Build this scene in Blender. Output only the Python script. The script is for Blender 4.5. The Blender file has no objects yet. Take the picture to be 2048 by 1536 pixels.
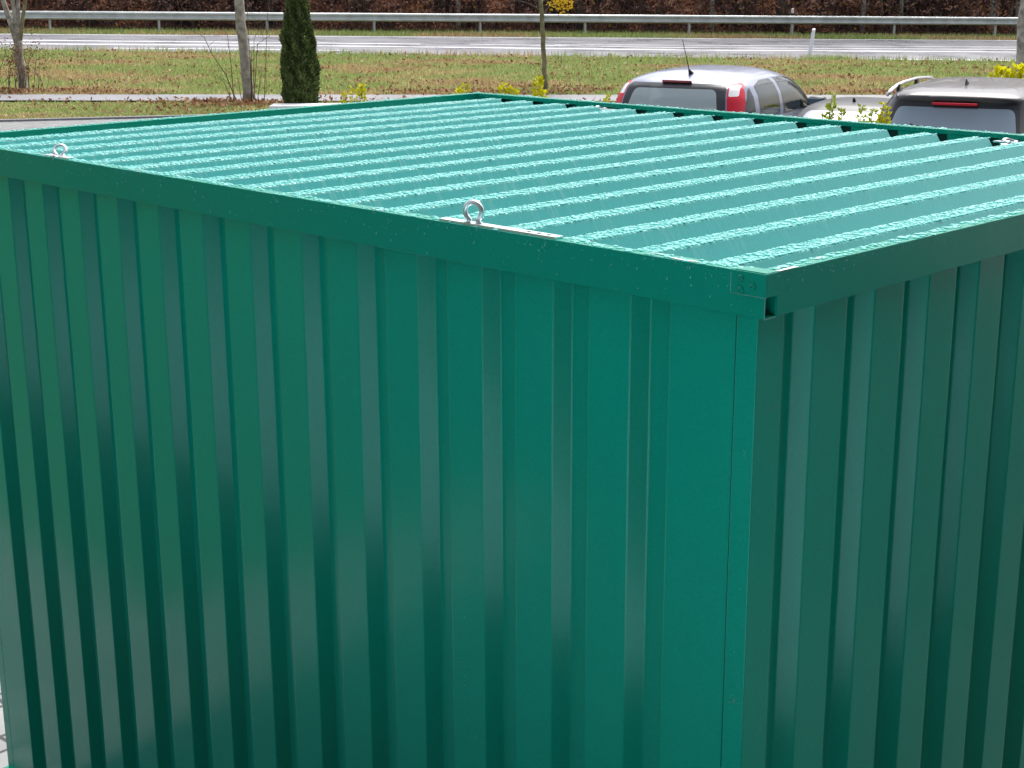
import bpy, math, random
import numpy as np
from mathutils import Vector, Matrix
random.seed(7)
rng = np.random.default_rng(11)
sc = bpy.context.scene
col = sc.collection
R = math.radians
H = 2.15                                   # container height
# ------------------------------------------------------------------ camera
CAM = np.array([1.4081, -1.9836, H + 0.4762])
YAW, PITCH, ROLL, FPX = -0.7852, 0.2668, 0.0041, 3052.8
fwd = np.array([math.cos(PITCH)*math.sin(YAW), math.cos(PITCH)*math.cos(YAW), -math.sin(PITCH)])
rt0 = np.array([math.cos(YAW), -math.sin(YAW), 0.0])
dn0 = np.cross(fwd, rt0)
rt = rt0*math.cos(ROLL) + dn0*math.sin(ROLL)
dn = -rt0*math.sin(ROLL) + dn0*math.cos(ROLL)
cam = bpy.data.cameras.new('camera')
co = bpy.data.objects.new('camera', cam)
col.objects.link(co)
sc.camera = co
m = Matrix.Identity(4)
for i in range(3):
    m[i][0] = rt[i]; m[i][1] = -dn[i]; m[i][2] = -fwd[i]; m[i][3] = CAM[i]
co.matrix_world = m
cam.sensor_width = 36.0
cam.lens = 36.0*FPX/2048
cam.clip_start = 0.05
cam.clip_end = 2000
# ------------------------------------------------------------------ light
w = bpy.data.worlds.new('World'); sc.world = w
w.use_nodes = True
nt = w.node_tree
bg = nt.nodes['Background']
sky = nt.nodes.new('ShaderNodeTexSky'); sky.sky_type = 'NISHITA'
sky.sun_disc = False
SUN_EL, SUN_AZ = R(58), R(-20)              # azimuth measured from +Y towards +X
sky.sun_elevation = SUN_EL
sky.sun_rotation = SUN_AZ
sky.air_density = 1.0; sky.dust_density = 4.0; sky.ozone_density = 1.0
hsv = nt.nodes.new('ShaderNodeHueSaturation'); hsv.inputs['Saturation'].default_value = 0.42
nt.links.new(sky.outputs[0], hsv.inputs['Color'])
nt.links.new(hsv.outputs[0], bg.inputs['Color'])
bg.inputs['Strength'].default_value = 0.13
sl = bpy.data.lights.new('sun', 'SUN'); sl.energy = 1.9; sl.angle = R(42); sl.color = (1, .97, .93)
so = bpy.data.objects.new('sun', sl); col.objects.link(so)
sd = Vector((math.sin(SUN_AZ)*math.cos(SUN_EL), math.cos(SUN_AZ)*math.cos(SUN_EL), math.sin(SUN_EL)))
so.rotation_euler = sd.to_track_quat('Z', 'Y').to_euler()
sc.view_settings.view_transform = 'Standard'
sc.view_settings.look = 'None'
sc.view_settings.exposure = 0.95
sc.view_settings.gamma = 1.0

# ------------------------------------------------------------------ coordinates
RH = np.array([math.cos(YAW), -math.sin(YAW)])      # horizontal right of the view
FH = np.array([math.sin(YAW), math.cos(YAW)])       # horizontal forward
def V(s, t, z=0.0):
    p = CAM[:2] + RH*s + FH*t
    return (float(p[0]), float(p[1]), z)
def st(x, y):
    d = np.array([x, y]) - CAM[:2]
    return float(d@RH), float(d@FH)
def ZR(s):                                   # road surface height, falls gently to the right
    return 0.17 - 0.0123*max(-45, min(45, s))
def G(px, py, z=0.0, road=False):            # photo point on a level (or on the road plane) -> s,t,z
    v = fwd + rt*(px-1024)/FPX + dn*(py-768)/FPX
    for _ in range(12 if road else 1):
        h = CAM + v*((z-CAM[2])/v[2])
        s, t = st(h[0], h[1])
        if road: z = ZR(s)
    return s, t, z
def at(px, dist, py=None):                   # photo column at a horizontal distance -> s,t(,z)
    v = fwd + rt*(px-1024)/FPX + dn*((120 if py is None else py)-768)/FPX
    hv = np.array([v[:2]@RH, v[:2]@FH])
    k = dist/hv[1]
    return float(hv[0]*k), dist, float(CAM[2]+v[2]*k)

# ------------------------------------------------------------------ materials
def node_mat(name):
    mt = bpy.data.materials.new(name); mt.use_nodes = True
    n = mt.node_tree.nodes; l = mt.node_tree.links
    return mt, n, l, n['Principled BSDF']
def plain(name, c, rough=.5, metal=0.0, spec=.5, coat=0.0, noise=0.0, nscale=20, bump=0.0, bscale=200):
    mt, n, l, b = node_mat(name)
    b.inputs['Roughness'].default_value = rough
    b.inputs['Metallic'].default_value = metal
    b.inputs['Specular IOR Level'].default_value = spec
    b.inputs['Coat Weight'].default_value = coat
    b.inputs['Coat Roughness'].default_value = .05
    b.inputs['Base Color'].default_value = (*c, 1)
    tc = n.new('ShaderNodeTexCoord')
    if noise:
        t = n.new('ShaderNodeTexNoise'); t.inputs['Scale'].default_value = nscale; t.inputs['Detail'].default_value = 5
        l.new(tc.outputs['Object'], t.inputs['Vector'])
        r = n.new('ShaderNodeMapRange'); r.inputs[1].default_value = .3; r.inputs[2].default_value = .7
        r.inputs[3].default_value = 1-noise; r.inputs[4].default_value = 1+noise
        l.new(t.outputs[0], r.inputs[0])
        mx = n.new('ShaderNodeVectorMath'); mx.operation = 'SCALE'; mx.inputs[0].default_value = c
        l.new(r.outputs[0], mx.inputs['Scale']); l.new(mx.outputs[0], b.inputs['Base Color'])
    if bump:
        t2 = n.new('ShaderNodeTexNoise'); t2.inputs['Scale'].default_value = bscale; t2.inputs['Detail'].default_value = 3
        l.new(tc.outputs['Object'], t2.inputs['Vector'])
        bp = n.new('ShaderNodeBump'); bp.inputs['Strength'].default_value = bump; bp.inputs['Distance'].default_value = .01
        l.new(t2.outputs[0], bp.inputs['Height']); l.new(bp.outputs[0], b.inputs['Normal'])
    return mt

def paint(name, base=(0.0, .33, .23), rough=.17, streaks=False, dent=.003, spec=.38):
    mt, n, l, b = node_mat(name)
    tc = n.new('ShaderNodeTexCoord')
    b.inputs['Roughness'].default_value = rough
    b.inputs['Specular IOR Level'].default_value = spec
    # fine orange-peel grain and shallow oil-canning of the thin sheet
    g1 = n.new('ShaderNodeTexNoise'); g1.inputs['Scale'].default_value = 420; g1.inputs['Detail'].default_value = 2
    g2 = n.new('ShaderNodeTexNoise'); g2.inputs['Scale'].default_value = 2.6; g2.inputs['Detail'].default_value = 2
    for g in (g1, g2): l.new(tc.outputs['Object'], g.inputs['Vector'])
    b1 = n.new('ShaderNodeBump'); b1.inputs['Strength'].default_value = .22; b1.inputs['Distance'].default_value = .0004
    b2 = n.new('ShaderNodeBump'); b2.inputs['Strength'].default_value = 1; b2.inputs['Distance'].default_value = dent
    l.new(g1.outputs[0], b1.inputs['Height']); l.new(g2.outputs[0], b2.inputs['Height'])
    l.new(b2.outputs[0], b1.inputs['Normal']); l.new(b1.outputs[0], b.inputs['Normal'])
    # grain in the colour, dust film
    g3 = n.new('ShaderNodeTexNoise'); g3.inputs['Scale'].default_value = 260; g3.inputs['Detail'].default_value = 1
    l.new(tc.outputs['Object'], g3.inputs['Vector'])
    mr = n.new('ShaderNodeMapRange'); mr.inputs[1].default_value = .3; mr.inputs[2].default_value = .7
    mr.inputs[3].default_value = .95; mr.inputs[4].default_value = 1.05
    l.new(g3.outputs[0], mr.inputs[0])
    sc_ = n.new('ShaderNodeVectorMath'); sc_.operation = 'SCALE'; sc_.inputs[0].default_value = base
    l.new(mr.outputs[0], sc_.inputs['Scale'])
    # scuffs: rare pale scratches
    mp = n.new('ShaderNodeMapping'); mp.inputs['Scale'].default_value = (9, 9, 3.2); mp.inputs['Rotation'].default_value = (.3, .2, .5)
    l.new(tc.outputs['Object'], mp.inputs['Vector'])
    g4 = n.new('ShaderNodeTexNoise'); g4.inputs['Scale'].default_value = 2.2; g4.inputs['Detail'].default_value = 9; g4.inputs['Roughness'].default_value = .75
    l.new(mp.outputs[0], g4.inputs['Vector'])
    mr4 = n.new('ShaderNodeMapRange'); mr4.inputs[1].default_value = .70; mr4.inputs[2].default_value = .80
    mr4.inputs[3].default_value = 0; mr4.inputs[4].default_value = .35
    l.new(g4.outputs[0], mr4.inputs[0])
    mix = n.new('ShaderNodeMix'); mix.data_type = 'RGBA'
    l.new(mr4.outputs[0], mix.inputs[0]); l.new(sc_.outputs[0], mix.inputs[6]); mix.inputs[7].default_value = (.35, .5, .45, 1)
    out = mix.outputs[2]
    if streaks:
        mp2 = n.new('ShaderNodeMapping'); mp2.inputs['Scale'].default_value = (4.0, 60, 4)
        l.new(tc.outputs['Object'], mp2.inputs['Vector'])
        g5 = n.new('ShaderNodeTexNoise'); g5.inputs['Scale'].default_value = 1.0; g5.inputs['Detail'].default_value = 3; g5.inputs['Roughness'].default_value = .7
        l.new(mp2.outputs[0], g5.inputs['Vector'])
        mr5 = n.new('ShaderNodeMapRange'); mr5.inputs[1].default_value = .56; mr5.inputs[2].default_value = .74
        mr5.inputs[3].default_value = 0; mr5.inputs[4].default_value = .30
        l.new(g5.outputs[0], mr5.inputs[0])
        mix2 = n.new('ShaderNodeMix'); mix2.data_type = 'RGBA'
        l.new(mr5.outputs[0], mix2.inputs[0]); l.new(out, mix2.inputs[6]); mix2.inputs[7].default_value = (.22, .44, .40, 1)
        out = mix2.outputs[2]
        mr6 = n.new('ShaderNodeMapRange'); mr6.inputs[1].default_value = .5; mr6.inputs[2].default_value = .7
        mr6.inputs[3].default_value = rough; mr6.inputs[4].default_value = rough+.18
        l.new(g5.outputs[0], mr6.inputs[0]); l.new(mr6.outputs[0], b.inputs['Roughness'])
    l.new(out, b.inputs['Base Color'])
    return mt

def tinted(name, rough=.7, spec=.25, trans=.0):
    mt, n, l, b = node_mat(name)
    a = n.new('ShaderNodeAttribute'); a.attribute_name = 'tint'
    l.new(a.outputs['Color'], b.inputs['Base Color'])
    b.inputs['Roughness'].default_value = rough
    b.inputs['Specular IOR Level'].default_value = spec
    if trans:
        tr = n.new('ShaderNodeBsdfTranslucent'); l.new(a.outputs['Color'], tr.inputs['Color'])
        mx = n.new('ShaderNodeMixShader'); mx.inputs[0].default_value = trans
        l.new(b.outputs[0], mx.inputs[1]); l.new(tr.outputs[0], mx.inputs[2])
        l.new(mx.outputs[0], n['Material Output'].inputs['Surface'])
    return mt

def glass_film(name, tint, refl=.12, rough=.02, trans=(1, 1, 1), dif=.12, ior=1.45):
    # thin glazing or water film: see-through with a sky reflection on top
    mt, n, l, b = node_mat(name)
    n.remove(b)
    t = n.new('ShaderNodeBsdfTransparent'); t.inputs[0].default_value = (*trans, 1)
    d = n.new('ShaderNodeBsdfDiffuse'); d.inputs[0].default_value = (*tint, 1)
    g = n.new('ShaderNodeBsdfGlossy'); g.inputs['Roughness'].default_value = rough
    fr = n.new('ShaderNodeFresnel'); fr.inputs[0].default_value = ior
    ad = n.new('ShaderNodeMath'); ad.operation = 'ADD'; ad.inputs[1].default_value = refl; ad.use_clamp = True
    l.new(fr.outputs[0], ad.inputs[0])
    m0 = n.new('ShaderNodeMixShader'); m0.inputs[0].default_value = dif
    l.new(t.outputs[0], m0.inputs[1]); l.new(d.outputs[0], m0.inputs[2])
    m1 = n.new('ShaderNodeMixShader'); l.new(ad.outputs[0], m1.inputs[0])
    l.new(m0.outputs[0], m1.inputs[1]); l.new(g.outputs[0], m1.inputs[2])
    l.new(m1.outputs[0], n['Material Output'].inputs['Surface'])
    return mt

M = {}
M['wall'] = paint('green_wall_paint')
M['beam'] = paint('green_beam_paint', base=(0.0, .27, .185), rough=.25, dent=.004, spec=.22)
M['roof'] = paint('green_roof_paint', base=(.02, .32, .305), rough=.22, spec=.5, streaks=True, dent=.0006)
M['inside'] = plain('container_inside', (.02, .05, .04), .8)
M['zinc'] = plain('galvanised_steel', (.72, .74, .76), .34, 1.0, noise=.12, nscale=60)
M['water'] = glass_film('water_drop', (.24, .88, .83), refl=-.02, rough=.3, trans=(.8, 1, .98), dif=.5, ior=1.33)  # bright cyan diffuse tint stands in for sky light refracted in the drops
M['rubber'] = plain('black_rubber', (.015, .015, .017), .6)
M['bark'] = plain('grey_bark', (.33, .30, .25), .85, noise=.45, nscale=9, bump=.8, bscale=30)
M['barkmoss'] = plain('mossy_bark', (.21, .19, .10), .85, noise=.5, nscale=8, bump=.8, bscale=30)
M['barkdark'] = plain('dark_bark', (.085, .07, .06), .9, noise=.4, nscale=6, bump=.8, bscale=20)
M['twig'] = plain('twig', (.10, .075, .055), .8)
M['leaf'] = tinted('leaf', .85, .03, .25)
M['grass'] = tinted('grass_blade', .85, .04, .4)
M['scale'] = tinted('conifer_scale', .65, .25, .1)
M['white_post'] = plain('white_plastic', (.8, .8, .8), .4)
M['black_band'] = plain('black_band', (.02, .02, .02), .5)
M['white_wall'] = plain('white_concrete', (.78, .78, .78), .7, noise=.08, nscale=8)

# ------------------------------------------------------------------ mesh helpers
def link(o, parent=None):
    col.objects.link(o)
    if parent: o.parent = parent
    return o
def mesh_obj(name, verts, faces, mat, parent=None, smooth=False, tint=None):
    me = bpy.data.meshes.new(name)
    me.from_pydata([tuple(map(float, v)) for v in verts], [], [list(map(int, f)) for f in faces])
    for mm in (mat if isinstance(mat, (list, tuple)) else [mat]): me.materials.append(mm)
    if smooth: me.shade_smooth()
    me.update()
    return link(bpy.data.objects.new(name, me), parent)
def np_mesh(name, verts, k, mat, tint=None, parent=None, smooth=False, idx=None):
    """verts: (N,3); faces of k consecutive vertices unless idx (F,k) given; tint per face (F,3)"""
    verts = np.asarray(verts, dtype=np.float32)
    if idx is None: idx = np.arange(len(verts)).reshape(-1, k)
    F = len(idx)
    me = bpy.data.meshes.new(name)
    me.vertices.add(len(verts)); me.vertices.foreach_set('co', verts.ravel())
    me.loops.add(F*k); me.loops.foreach_set('vertex_index', idx.astype(np.int32).ravel())
    me.polygons.add(F)
    me.polygons.foreach_set('loop_start', np.arange(0, F*k, k, dtype=np.int32))
    me.polygons.foreach_set('loop_total', np.full(F, k, dtype=np.int32))
    me.update(calc_edges=True)
    if tint is not None:
        a = me.color_attributes.new('tint', 'FLOAT_COLOR', 'CORNER')
        c = np.ones((F, k, 4), dtype=np.float32); c[:, :, :3] = np.asarray(tint)[:, None, :]
        a.data.foreach_set('color', c.ravel())
    me.materials.append(mat)
    if smooth: me.shade_smooth()
    me.validate()
    return link(bpy.data.objects.new(name, me), parent)
def empty(name, loc=(0, 0, 0), rz=0.0):
    o = bpy.data.objects.new(name, None); o.empty_display_size = .2
    o.location = loc; o.rotation_euler = (0, 0, rz)
    return link(o)
def tag(o, label=None, cat=None, group=None, kind=None):
    if label: o['label'] = label
    if cat: o['category'] = cat
    if group: o['group'] = group
    if kind: o['kind'] = kind
    return o
class MB:
    def __init__(s): s.v = []; s.f = []
    def add(s, vs, fs):
        k = len(s.v); s.v += [tuple(v) for v in vs]; s.f += [[i+k for i in f] for f in fs]
    def box(s, x0, x1, y0, y1, z0, z1):
        s.add([(x0, y0, z0), (x1, y0, z0), (x1, y1, z0), (x0, y1, z0), (x0, y0, z1), (x1, y0, z1), (x1, y1, z1), (x0, y1, z1)],
              [(3, 2, 1, 0), (4, 5, 6, 7), (0, 1, 5, 4), (1, 2, 6, 5), (2, 3, 7, 6), (3, 0, 4, 7)])
    def bbox(s, x0, x1, y0, y1, z0, z1, b=.002):
        # box with small chamfers along every edge
        import bmesh
        bm = bmesh.new(); bmesh.ops.create_cube(bm, size=1)
        for v in bm.verts: v.co = Vector(((x0+x1)/2+v.co.x*(x1-x0), (y0+y1)/2+v.co.y*(y1-y0), (z0+z1)/2+v.co.z*(z1-z0)))
        bmesh.ops.bevel(bm, geom=bm.edges[:], offset=b, segments=2, affect='EDGES', profile=.5)
        bm.verts.index_update()
        s.add([v.co[:] for v in bm.verts], [[v.index for v in f.verts] for f in bm.faces]); bm.free()
    def tube(s, pts, rad, n=8, cap=True, closed=False):
        pts = [np.array(p, float) for p in pts]; N = len(pts)
        if not hasattr(rad, '__len__'): rad = [rad]*N
        ring = []; up = None; k = len(s.v)
        for i, p in enumerate(pts):
            if closed: d = pts[(i+1) % N]-pts[i-1]
            else: d = pts[min(i+1, N-1)]-pts[max(i-1, 0)]
            d = d/(np.linalg.norm(d)+1e-9)
            if up is None: up = np.array([0, 0, 1.]) if abs(d[2]) < .9 else np.array([1., 0, 0])
            a = np.cross(up, d); a /= np.linalg.norm(a)+1e-9; b = np.cross(d, a); up = b
            for j in range(n):
                t = 2*math.pi*j/n; s.v.append(tuple(p+rad[i]*(a*math.cos(t)+b*math.sin(t))))
        L_ = N if closed else N-1
        for i in range(L_):
            i2 = (i+1) % N
            for j in range(n):
                j2 = (j+1) % n; s.f.append([k+i*n+j, k+i*n+j2, k+i2*n+j2, k+i2*n+j])
        if cap and not closed:
            s.f.append([k+j for j in range(n)][::-1]); s.f.append([k+(N-1)*n+j for j in range(n)])
    def build(s, name, mat, parent=None, smooth=False):
        return mesh_obj(name, s.v, s.f, mat, parent, smooth)

# ================================================================== STORAGE CONTAINER
L_, W_ = 3.0, 2.24
INS = .037
cont = empty('storage_container', (0, 0, 0))
tag(cont, 'dark green corrugated steel storage container wet with rain, filling the foreground', 'storage container')
def arc_profile(pts, r=.0025, seg=3):
    out = [pts[0]]
    for i in range(1, len(pts)-1):
        a, b, c = (np.array(pts[j], float) for j in (i-1, i, i+1))
        u = (a-b)/np.linalg.norm(a-b); v = (c-b)/np.linalg.norm(c-b)
        p, q = b+u*r, b+v*r
        for k in range(seg+1):
            t = k/seg; out.append(tuple((1-t)**2*p+2*t*(1-t)*b+t*t*q))
    out.append(pts[-1]); return out
DEP, RUN, CW, PIT = .031, .023, .0993, .1901
def wall_profile(a0, a1, crests):
    """(along, depth) polyline from a0 to a1, flat (depth 0) on the crests"""
    pts = [(a0, 0)]
    for i in range(len(crests)-1):
        e = crests[i][1]; b = crests[i+1][0]
        pts += [(e, 0), (e+RUN, DEP), (b-RUN, DEP), (b, 0)]
    pts.append((a1, 0)); return arc_profile(pts)
Z0, Z1 = .07, H-.045
def extr_wall(name, prof, fn):
    v = []; f = []; n = len(prof)
    T = .0015
    for z in (Z0, Z1):
        for (a, d) in prof: v.append(fn(a, d, z))
        for (a, d) in prof: v.append(fn(a, d+T, z))
    for i in range(n-1):
        f.append([i, i+1, 2*n+i+1, 2*n+i]); f.append([n+i+1, n+i, 3*n+i, 3*n+i+1])
        f.append([2*n+i, 2*n+i+1, 3*n+i+1, 3*n+i])
    return mesh_obj(name, v, f, M['wall'], cont)
# front (left in the photo) wall, along X; facing -Y
cr = []
e = -.3143
k = 13
left_edges = [(e-i*PIT-CW, e-i*PIT) for i in range(13)][::-1]
seam = -.082
prof = [( -L_+INS+.045, left_edges[0][0]-PIT+CW)] + left_edges + [(-.3143+PIT-CW, seam)]
prof[0] = (-L_+INS+.04, -.3143-13*PIT)
extr_wall('front_wall_panel', wall_profile(prof[0][0], seam-.0006, prof), lambda a, d, z: (a, INS+d, z))
# side (right in the photo) wall, along Y; facing +X
crR = [(INS, .2018-PIT+CW)] + [(.2018+i*PIT, .2018+i*PIT+CW) for i in range(10)]
crR.append((.2018+10*PIT, W_-INS))
extr_wall('side_wall_panel', wall_profile(INS+.0005, W_-INS, crR), lambda a, d, z: (-INS-d, a, z))
# hidden rear and far walls
crB = [(-L_+INS, -L_+.12)] + [(-L_+.2+i*PIT, -L_+.2+i*PIT+CW) for i in range(14)] + [(-.09, -INS)]
extr_wall('rear_wall_panel', wall_profile(-L_+INS, -INS, crB), lambda a, d, z: (a, W_-INS-d, z))
extr_wall('end_wall_panel', wall_profile(INS, W_-INS, crR), lambda a, d, z: (-L_+INS+d, a, z))
# corner posts
b = MB(); b.bbox(seam+.0008, -INS-.0004, INS-.0005, INS+.05, Z0, Z1, .0015); b.build('corner_post', M['wall'], cont)
b = MB(); b.bbox(-L_+INS, -L_+INS+.0392, INS-.0005, INS+.05, Z0, Z1, .0015); b.build('corner_post', M['wall'], cont)
# base frame
b = MB()
b.bbox(-L_, 0, .005, .06, 0, .075); b.build('base_frame', M['beam'], cont)
b = MB(); b.bbox(-.055, -.002, .0605, W_-.0605, 0, .075); b.bbox(-L_+.002, -L_+.055, .0605, W_-.0605, 0, .075); b.bbox(-L_, 0, W_-.06, W_-.005, 0, .075)
b.build('base_frame', M['beam'], cont)
b = MB(); b.box(-L_+.08, -.08, .09, W_-.09, .02, H-.12); b.build('inner_lining', M['inside'], cont)
# ---- roof beams
BW, BH = .032, .074
# front beam: channel whose lower chamber is an open square tube at the corner
T = .002
b = MB()
b.bbox(-L_, -.0, 0, T, H-BH, H, .0008)                 # outer face
b.bbox(-L_, -.0, T, BW, H-T, H, .0008)                 # top
b.bbox(-L_, -.0, BW-T, BW-.0001, H-BH, H-T, .0008)     # inner face
b.bbox(-L_, -.0, T, BW-T, H-BH, H-BH+T, .0008)         # bottom
b.bbox(-L_, -.0, T, BW-T, H-BH+.036, H-BH+.038, .0005) # divider
b.box(-L_+.002, -.10, T+.0005, BW-T-.0005, H-BH+T+.0005, H-T-.0005)
b.build('front_roof_beam', M['beam'], cont)
# corner bracket with rivets
b = MB()
b.bbox(-.066, .0036, -.0036, -.0002, H-.0375, H+.0008, .0008)
b.bbox(.0002, .0036, -.0002, .031, H-.0375, H+.0008, .0006)
b.bbox(-.060, .0022, -.0002, .0315, H+.0002, H+.0022, .0005)
br = b.build('corner_bracket', M['beam'], cont)
for (x, z) in ((-.046, -.011), (-.046, -.030), (-.022, -.021)):
    b = MB(); n = 12
    rings = [(.0062, 0), (.0056, .0028), (.0032, .0040), (.0026, .0020), (.0002, .0018)]
    v = [(x+r_*math.cos(2*math.pi*j/n), -.0036-h_, H+z+r_*math.sin(2*math.pi*j/n)) for r_, h_ in rings for j in range(n)]
    f = [[i*n+j, i*n+(j+1) % n, (i+1)*n+(j+1) % n, (i+1)*n+j] for i in range(4) for j in range(n)]
    mesh_obj('rivet', v, f, M['beam'], br, True)
M['worn'] = plain('worn_edge', (.16, .36, .31), .35)
b = MB(); b.box(-.0672, -.0660, -.0030, -.0004, H-.036, H-.004); b.box(-.066, .0036, -.0033, -.0004, H-.0384, H-.0376); b.box(.0002, .0010, .0006, .030, H-BH-.0006, H-BH+.0006); b.box(.0001, .0012, -.0006, .0002, H-BH, H-.039)
b.build('worn_edge', M['worn'], br)
# side beam
b = MB()
b.bbox(-BW, 0, .0335, W_-.034, H-BH, H, .0016)
b.build('side_roof_beam', M['beam'], cont)
b = MB()
b.bbox(-L_, -L_+BW, .0335, W_-.034, H-BH, H, .0016)
b.build('end_roof_beam', M['beam'], cont)
# rear beam: solid lip, web pieces, drain openings
CP = .168
cf = [-.094-CP*i for i in range(17)]                 # camera-side edges of the crests
b = MB()
b.bbox(-L_, 0, W_-BW, W_, H-.014, H, .0016)
b.bbox(-L_, 0, W_-.006, W_, H-BH, H-.0145, .001)
hx = [-L_+BW]
for x in cf[::-1]: hx += [x-.052, x+.004]
hx.append(-BW)
for i in range(0, len(hx), 2):
    if hx[i+1]-hx[i] > .01: b.box(hx[i], hx[i+1], W_-BW+.001, W_-BW+.003, H-BH, H-.0145)
b.build('rear_roof_beam', M['beam'], cont)
b = MB(); b.box(-L_+BW, -BW, W_-.011, W_-.0065, H-BH, H-.016); b.box(-L_+BW, -BW, W_-BW+.004, W_-.0065, H-BH, H-BH+.003)
b.build('gutter', M['inside'], cont)
# ---- roof sheet with trapezoidal ribs along Y
RC, RR, RD = .045, .024, .040
YB0, YB1 = BW, W_-.088
def roof_section(ztop):
    pts = [(-L_+BW, H-RD)]
    for x in cf[::-1]:
        pts += [(x-RC-RR, H-RD), (x-RC, ztop), (x, ztop), (x+RR, H-RD)]
    pts.append((-BW, H-RD)); return pts
sec = arc_profile(roof_section(H-.003), .004, 3)
n = len(sec); v = []; f = []
ys = np.linspace(YB0, YB1, 14)
for y in ys: v += [(a, y, z-.0007*(y-YB0)*4) for a, z in sec]
for i in range(len(ys)-1):
    for j in range(n-1): f.append([i*n+j, i*n+j+1, (i+1)*n+j+1, (i+1)*n+j])
# folded-down crest ends
for x in cf:
    k = len(v); z = H-.003-.0007*(YB1-YB0)*4
    v += [(x-RC-RR, YB1, H-RD-.005), (x-RC, YB1, z-.0004), (x, YB1, z-.0004), (x+RR, YB1, H-RD-.005), (x+RR-.004, YB1+.014, H-RD-.008), (x-RC-RR+.004, YB1+.014, H-RD-.008)]
    f += [[k, k+1, k+2, k+3], ]
    v += []; f += [[k+1, k+2, k+4, k+5]]
k = len(v)
v += [(-L_+BW, YB1-.001, H-RD-.008), (-BW, YB1-.001, H-RD-.008), (-BW, W_-BW+.002, H-RD-.012), (-L_+BW, W_-BW+.002, H-RD-.012)]
f += [[k, k+1, k+2, k+3]]
mesh_obj('roof_sheet', v, f, M['roof'], cont)

# ---- rain drops beading on every level strip
def drops(name, spots, parent, seg=7):
    """spots: rows of x,y,z,radius,height,elongation,angle"""
    s = np.asarray(spots); N = len(s)
    rings = [(1.0, 0.0), (.97, .35), (.78, .72), (.42, .95)]
    a = np.arange(seg)*2*math.pi/seg
    vv = np.zeros((N, len(rings)*seg+1, 3))
    wob = 1+.12*np.sin(a[None, :]*2+s[:, 6:7]*5)
    for i, (rr, hh) in enumerate(rings):
        lx = rr*np.cos(a)[None, :]*wob*s[:, 3:4]*s[:, 5:6]; ly = rr*np.sin(a)[None, :]*wob*s[:, 3:4]
        c, sn = np.cos(s[:, 6:7]), np.sin(s[:, 6:7])
        vv[:, i*seg:(i+1)*seg, 0] = s[:, 0:1]+lx*c-ly*sn
        vv[:, i*seg:(i+1)*seg, 1] = s[:, 1:2]+lx*sn+ly*c
        vv[:, i*seg:(i+1)*seg, 2] = s[:, 2:3]+hh*s[:, 4:5]
    vv[:, -1, :] = s[:, :3]; vv[:, -1, 2] += s[:, 4]
    q = []
    for i in range(len(rings)-1):
        for j in range(seg):
            j2 = (j+1) % seg
            q.append([i*seg+j, i*seg+j2, (i+1)*seg+j2, (i+1)*seg+j])
    top = len(rings)*seg
    for j in range(seg):
        q.append([(len(rings)-1)*seg+j, (len(rings)-1)*seg+(j+1) % seg, top, top])
    q = np.array(q)
    # triangulate to keep one face size
    tri = np.concatenate([q[:, [0, 1, 2]], q[:len(q)-seg][:, [0, 2, 3]]])
    idx = (tri[None]+np.arange(N)[:, None, None]*vv.shape[1]).reshape(-1, 3)
    return np_mesh(name, vv.reshape(-1, 3), 3, M['water'], parent=parent, smooth=True, idx=idx)
sp = []
def strip(x0, x1, y0, y1, zf, dens):
    n_ = int(abs((x1-x0)*(y1-y0))*dens)
    for _ in range(n_):
        x = random.uniform(x0, x1); y = random.uniform(y0, y1)
        r_ = random.choice([.002, .0026, .0032, .004, .0048, .0054])*random.uniform(.8, 1.1)
        sp.append((x, y, zf(y), r_, r_*random.uniform(.4, .6), random.uniform(1, 1.7), random.uniform(0, 3.1)))
zc = lambda y: H-.0031-.0028*(y-YB0)
for i, x in enumerate(cf):
    strip(x-RC+.003, x-.003, YB0+.003, YB1-.003, zc, 11500 if i < 9 else 9000)
    # larger beads hanging on both edges of the crest
    for ex in (x-.0025, x-RC+.0025):
        y = YB0
        while y < YB1:
            y += random.uniform(.007, .016); r_ = random.uniform(.003, .005)
            sp.append((ex, y, zc(y)-.0008, r_, r_*.65, random.uniform(1, 1.6), 1.57))
for i in range(3):
    strip(cf[i]+RR+.002, (cf[i-1]-RC-RR if i else -BW)-.002, YB0+.003, YB1, lambda y: H-RD-.0028*(y-YB0), 5000)
strip(-L_+.004, -.03, .003, BW-.003, lambda y: H, 9000)
strip(-BW+.003, -.003, .04, W_-.04, lambda y: H, 9000)
strip(-L_+.004, -L_+BW-.003, .04, W_-.04, lambda y: H, 6000)
strip(-L_+.004, -.004, W_-BW+.003, W_-.003, lambda y: H, 6000)
d_ = drops('rain_drops', sp, cont); tag(d_, 'rain drops beading on the roof ribs and beams', kind='stuff')
# drops clinging to the vertical faces of the beams
v = []; f = []
def face_drop(p, nrm, r_, stretch=1.5):
    nrm = np.array(nrm, float); up = np.array([0, 0, 1.]); s_ = np.cross(nrm, up); k = len(v); n = 6
    for rr, hh in ((1, 0), (.75, .45)):
        for j in range(n):
            a = 2*math.pi*j/n; v.append(tuple(np.array(p)+s_*r_*rr*math.cos(a)+up*r_*rr*math.sin(a)*stretch+nrm*r_*hh))
    v.append(tuple(np.array(p)+nrm*r_*.6))
    for j in range(n):
        f.append([k+j, k+(j+1) % n, k+n+(j+1) % n, k+n+j]); f.append([k+n+j, k+n+(j+1) % n, k+2*n])
for _ in range(420):
    x = -random.uniform(.02, 2.95)
    z = H-.002-abs(random.gauss(0, .016)) if random.random() < .6 else H-random.uniform(.004, .07)
    face_drop((x, -.0001, max(z, H-.07)), (0, -1, 0), random.choice([.0005, .0006, .0008, .0014]), random.uniform(1, 2.6))
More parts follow.
